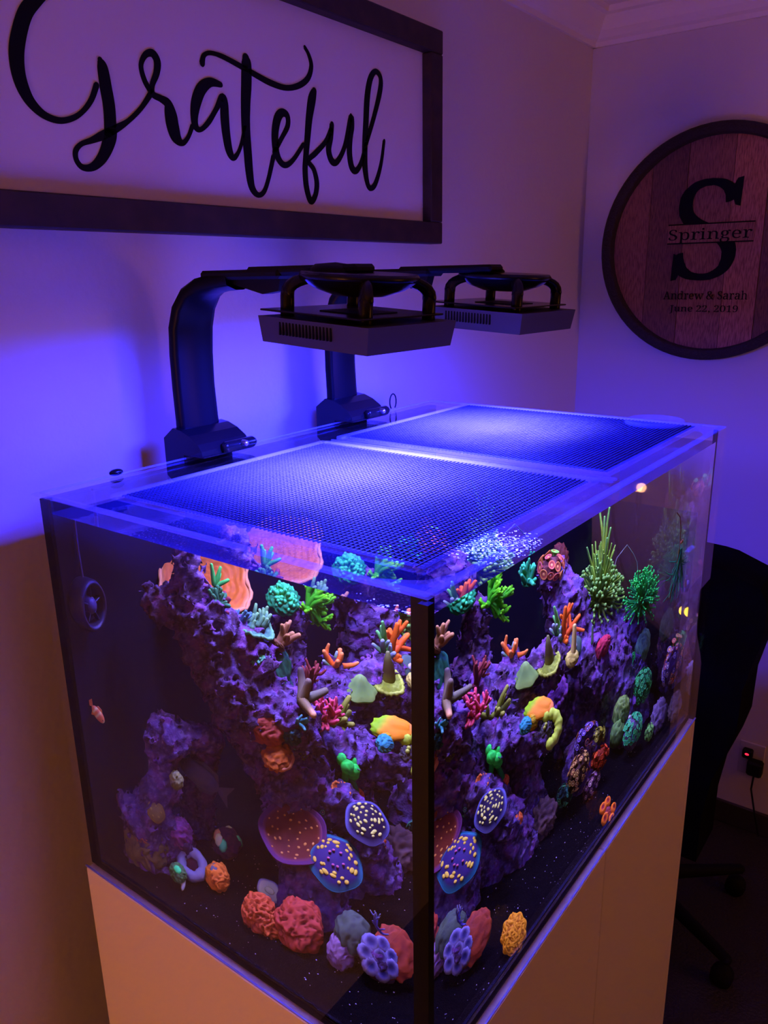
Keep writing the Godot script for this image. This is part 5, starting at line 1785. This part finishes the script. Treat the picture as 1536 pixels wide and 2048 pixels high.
	part("stem", m, m_coral, t)
	put("tip", bead(pig(220, 130, 130), "tip"), m_coral, t, Transform3D(Basis.from_scale(Vector3(.016, .008, .008)), Vector3(.018, .095, .004)))


# ---------------------------------------------------------------- everything
const FROST_A := 0.09
const RIPPLE := 0.07
const PANEL := 3.3
const DIODES := 3.2
const PANEL_GLOW := 2.0
const LED_GLOW := 60.0

func _ready() -> void:
	var cam := Camera3D.new()
	cam.name = "camera"
	cam.fov = 65.586
	cam.near = 0.02
	var yaw := 0.924503
	var pitch := -0.28744
	var roll := -0.017718
	var fwd := Vector3(cos(pitch) * sin(yaw), sin(pitch), -cos(pitch) * cos(yaw))
	var right := fwd.cross(Vector3.UP).normalized()
	var top := right.cross(fwd)
	cam.transform = Transform3D(Basis(right * cos(roll) + top * sin(roll), top * cos(roll) - right * sin(roll), -fwd), Vector3(-0.51367, 1.75764, 1.06293))
	add_child(cam)
	cam.current = true

	var env := Environment.new()
	env.background_mode = Environment.BG_COLOR
	env.background_color = Color.BLACK
	env.tonemap_mode = Environment.TONE_MAPPER_LINEAR
	env.tonemap_exposure = 1.0
	env.sdfgi_enabled = true
	env.ssao_enabled = true
	env.ssil_enabled = true
	var we := WorldEnvironment.new()
	we.name = "world"
	we.environment = env
	add_child(we)

	rng.seed = 20240
	nz.noise_type = FastNoiseLite.TYPE_SIMPLEX_SMOOTH
	nz.frequency = 1.0
	nz.fractal_type = FastNoiseLite.FRACTAL_NONE
	cells.noise_type = FastNoiseLite.TYPE_CELLULAR
	cells.frequency = 1.0
	cells.fractal_type = FastNoiseLite.FRACTAL_NONE
	make_materials()

	warm_lamp(Vector3(-2.25, 0.95, 0.60), 1.35, 0.20, "low globe lamp standing by the sign wall beyond the viewer's left shoulder")
	warm_lamp(Vector3(1.45, 1.35, 2.9), 0.48, 0.20, "globe lamp standing across the room behind the viewer")
	amber_bulb(Vector3(4.0, .545, 1.885), .028, Color(1.0, .42, .20), "small orange globe lamp standing in the dark space past the open wall end")
	amber_bulb(Vector3(2.40, .518, 1.13), .020, Color(1.0, .62, .03), "tiny yellow globe lamp just past the open wall end")
	build_lamp(Vector3(.305, 1.676, .408), Basis(Vector3.RIGHT, .066) * Basis(Vector3.UP, -.026), "black square aquarium light over the near half of the tank")
	build_lamp(Vector3(.707, 1.673, .396), Basis(Vector3.RIGHT, .059) * Basis(Vector3.UP, -.041), "black square aquarium light over the far half of the tank")
	build_room()
	build_cabinet()
	build_tank()
	build_sand()
	build_lid(.045, .449, .212, .686, "near mesh lid, clear netting in a pale frame, by the viewer")
	build_lid(.487, .908, .210, .686, "far mesh lid, clear netting in a pale frame, with a round cover")
	build_arm(.300, Vector3(.305, 0, .408), "black curved arm holding the near aquarium light")
	build_arm(.655, Vector3(.707, 0, .396), "black curved arm holding the far aquarium light")
	build_sign()
	build_barrel()
	build_odds()
	build_rocks()
	build_corals()
	build_fish()
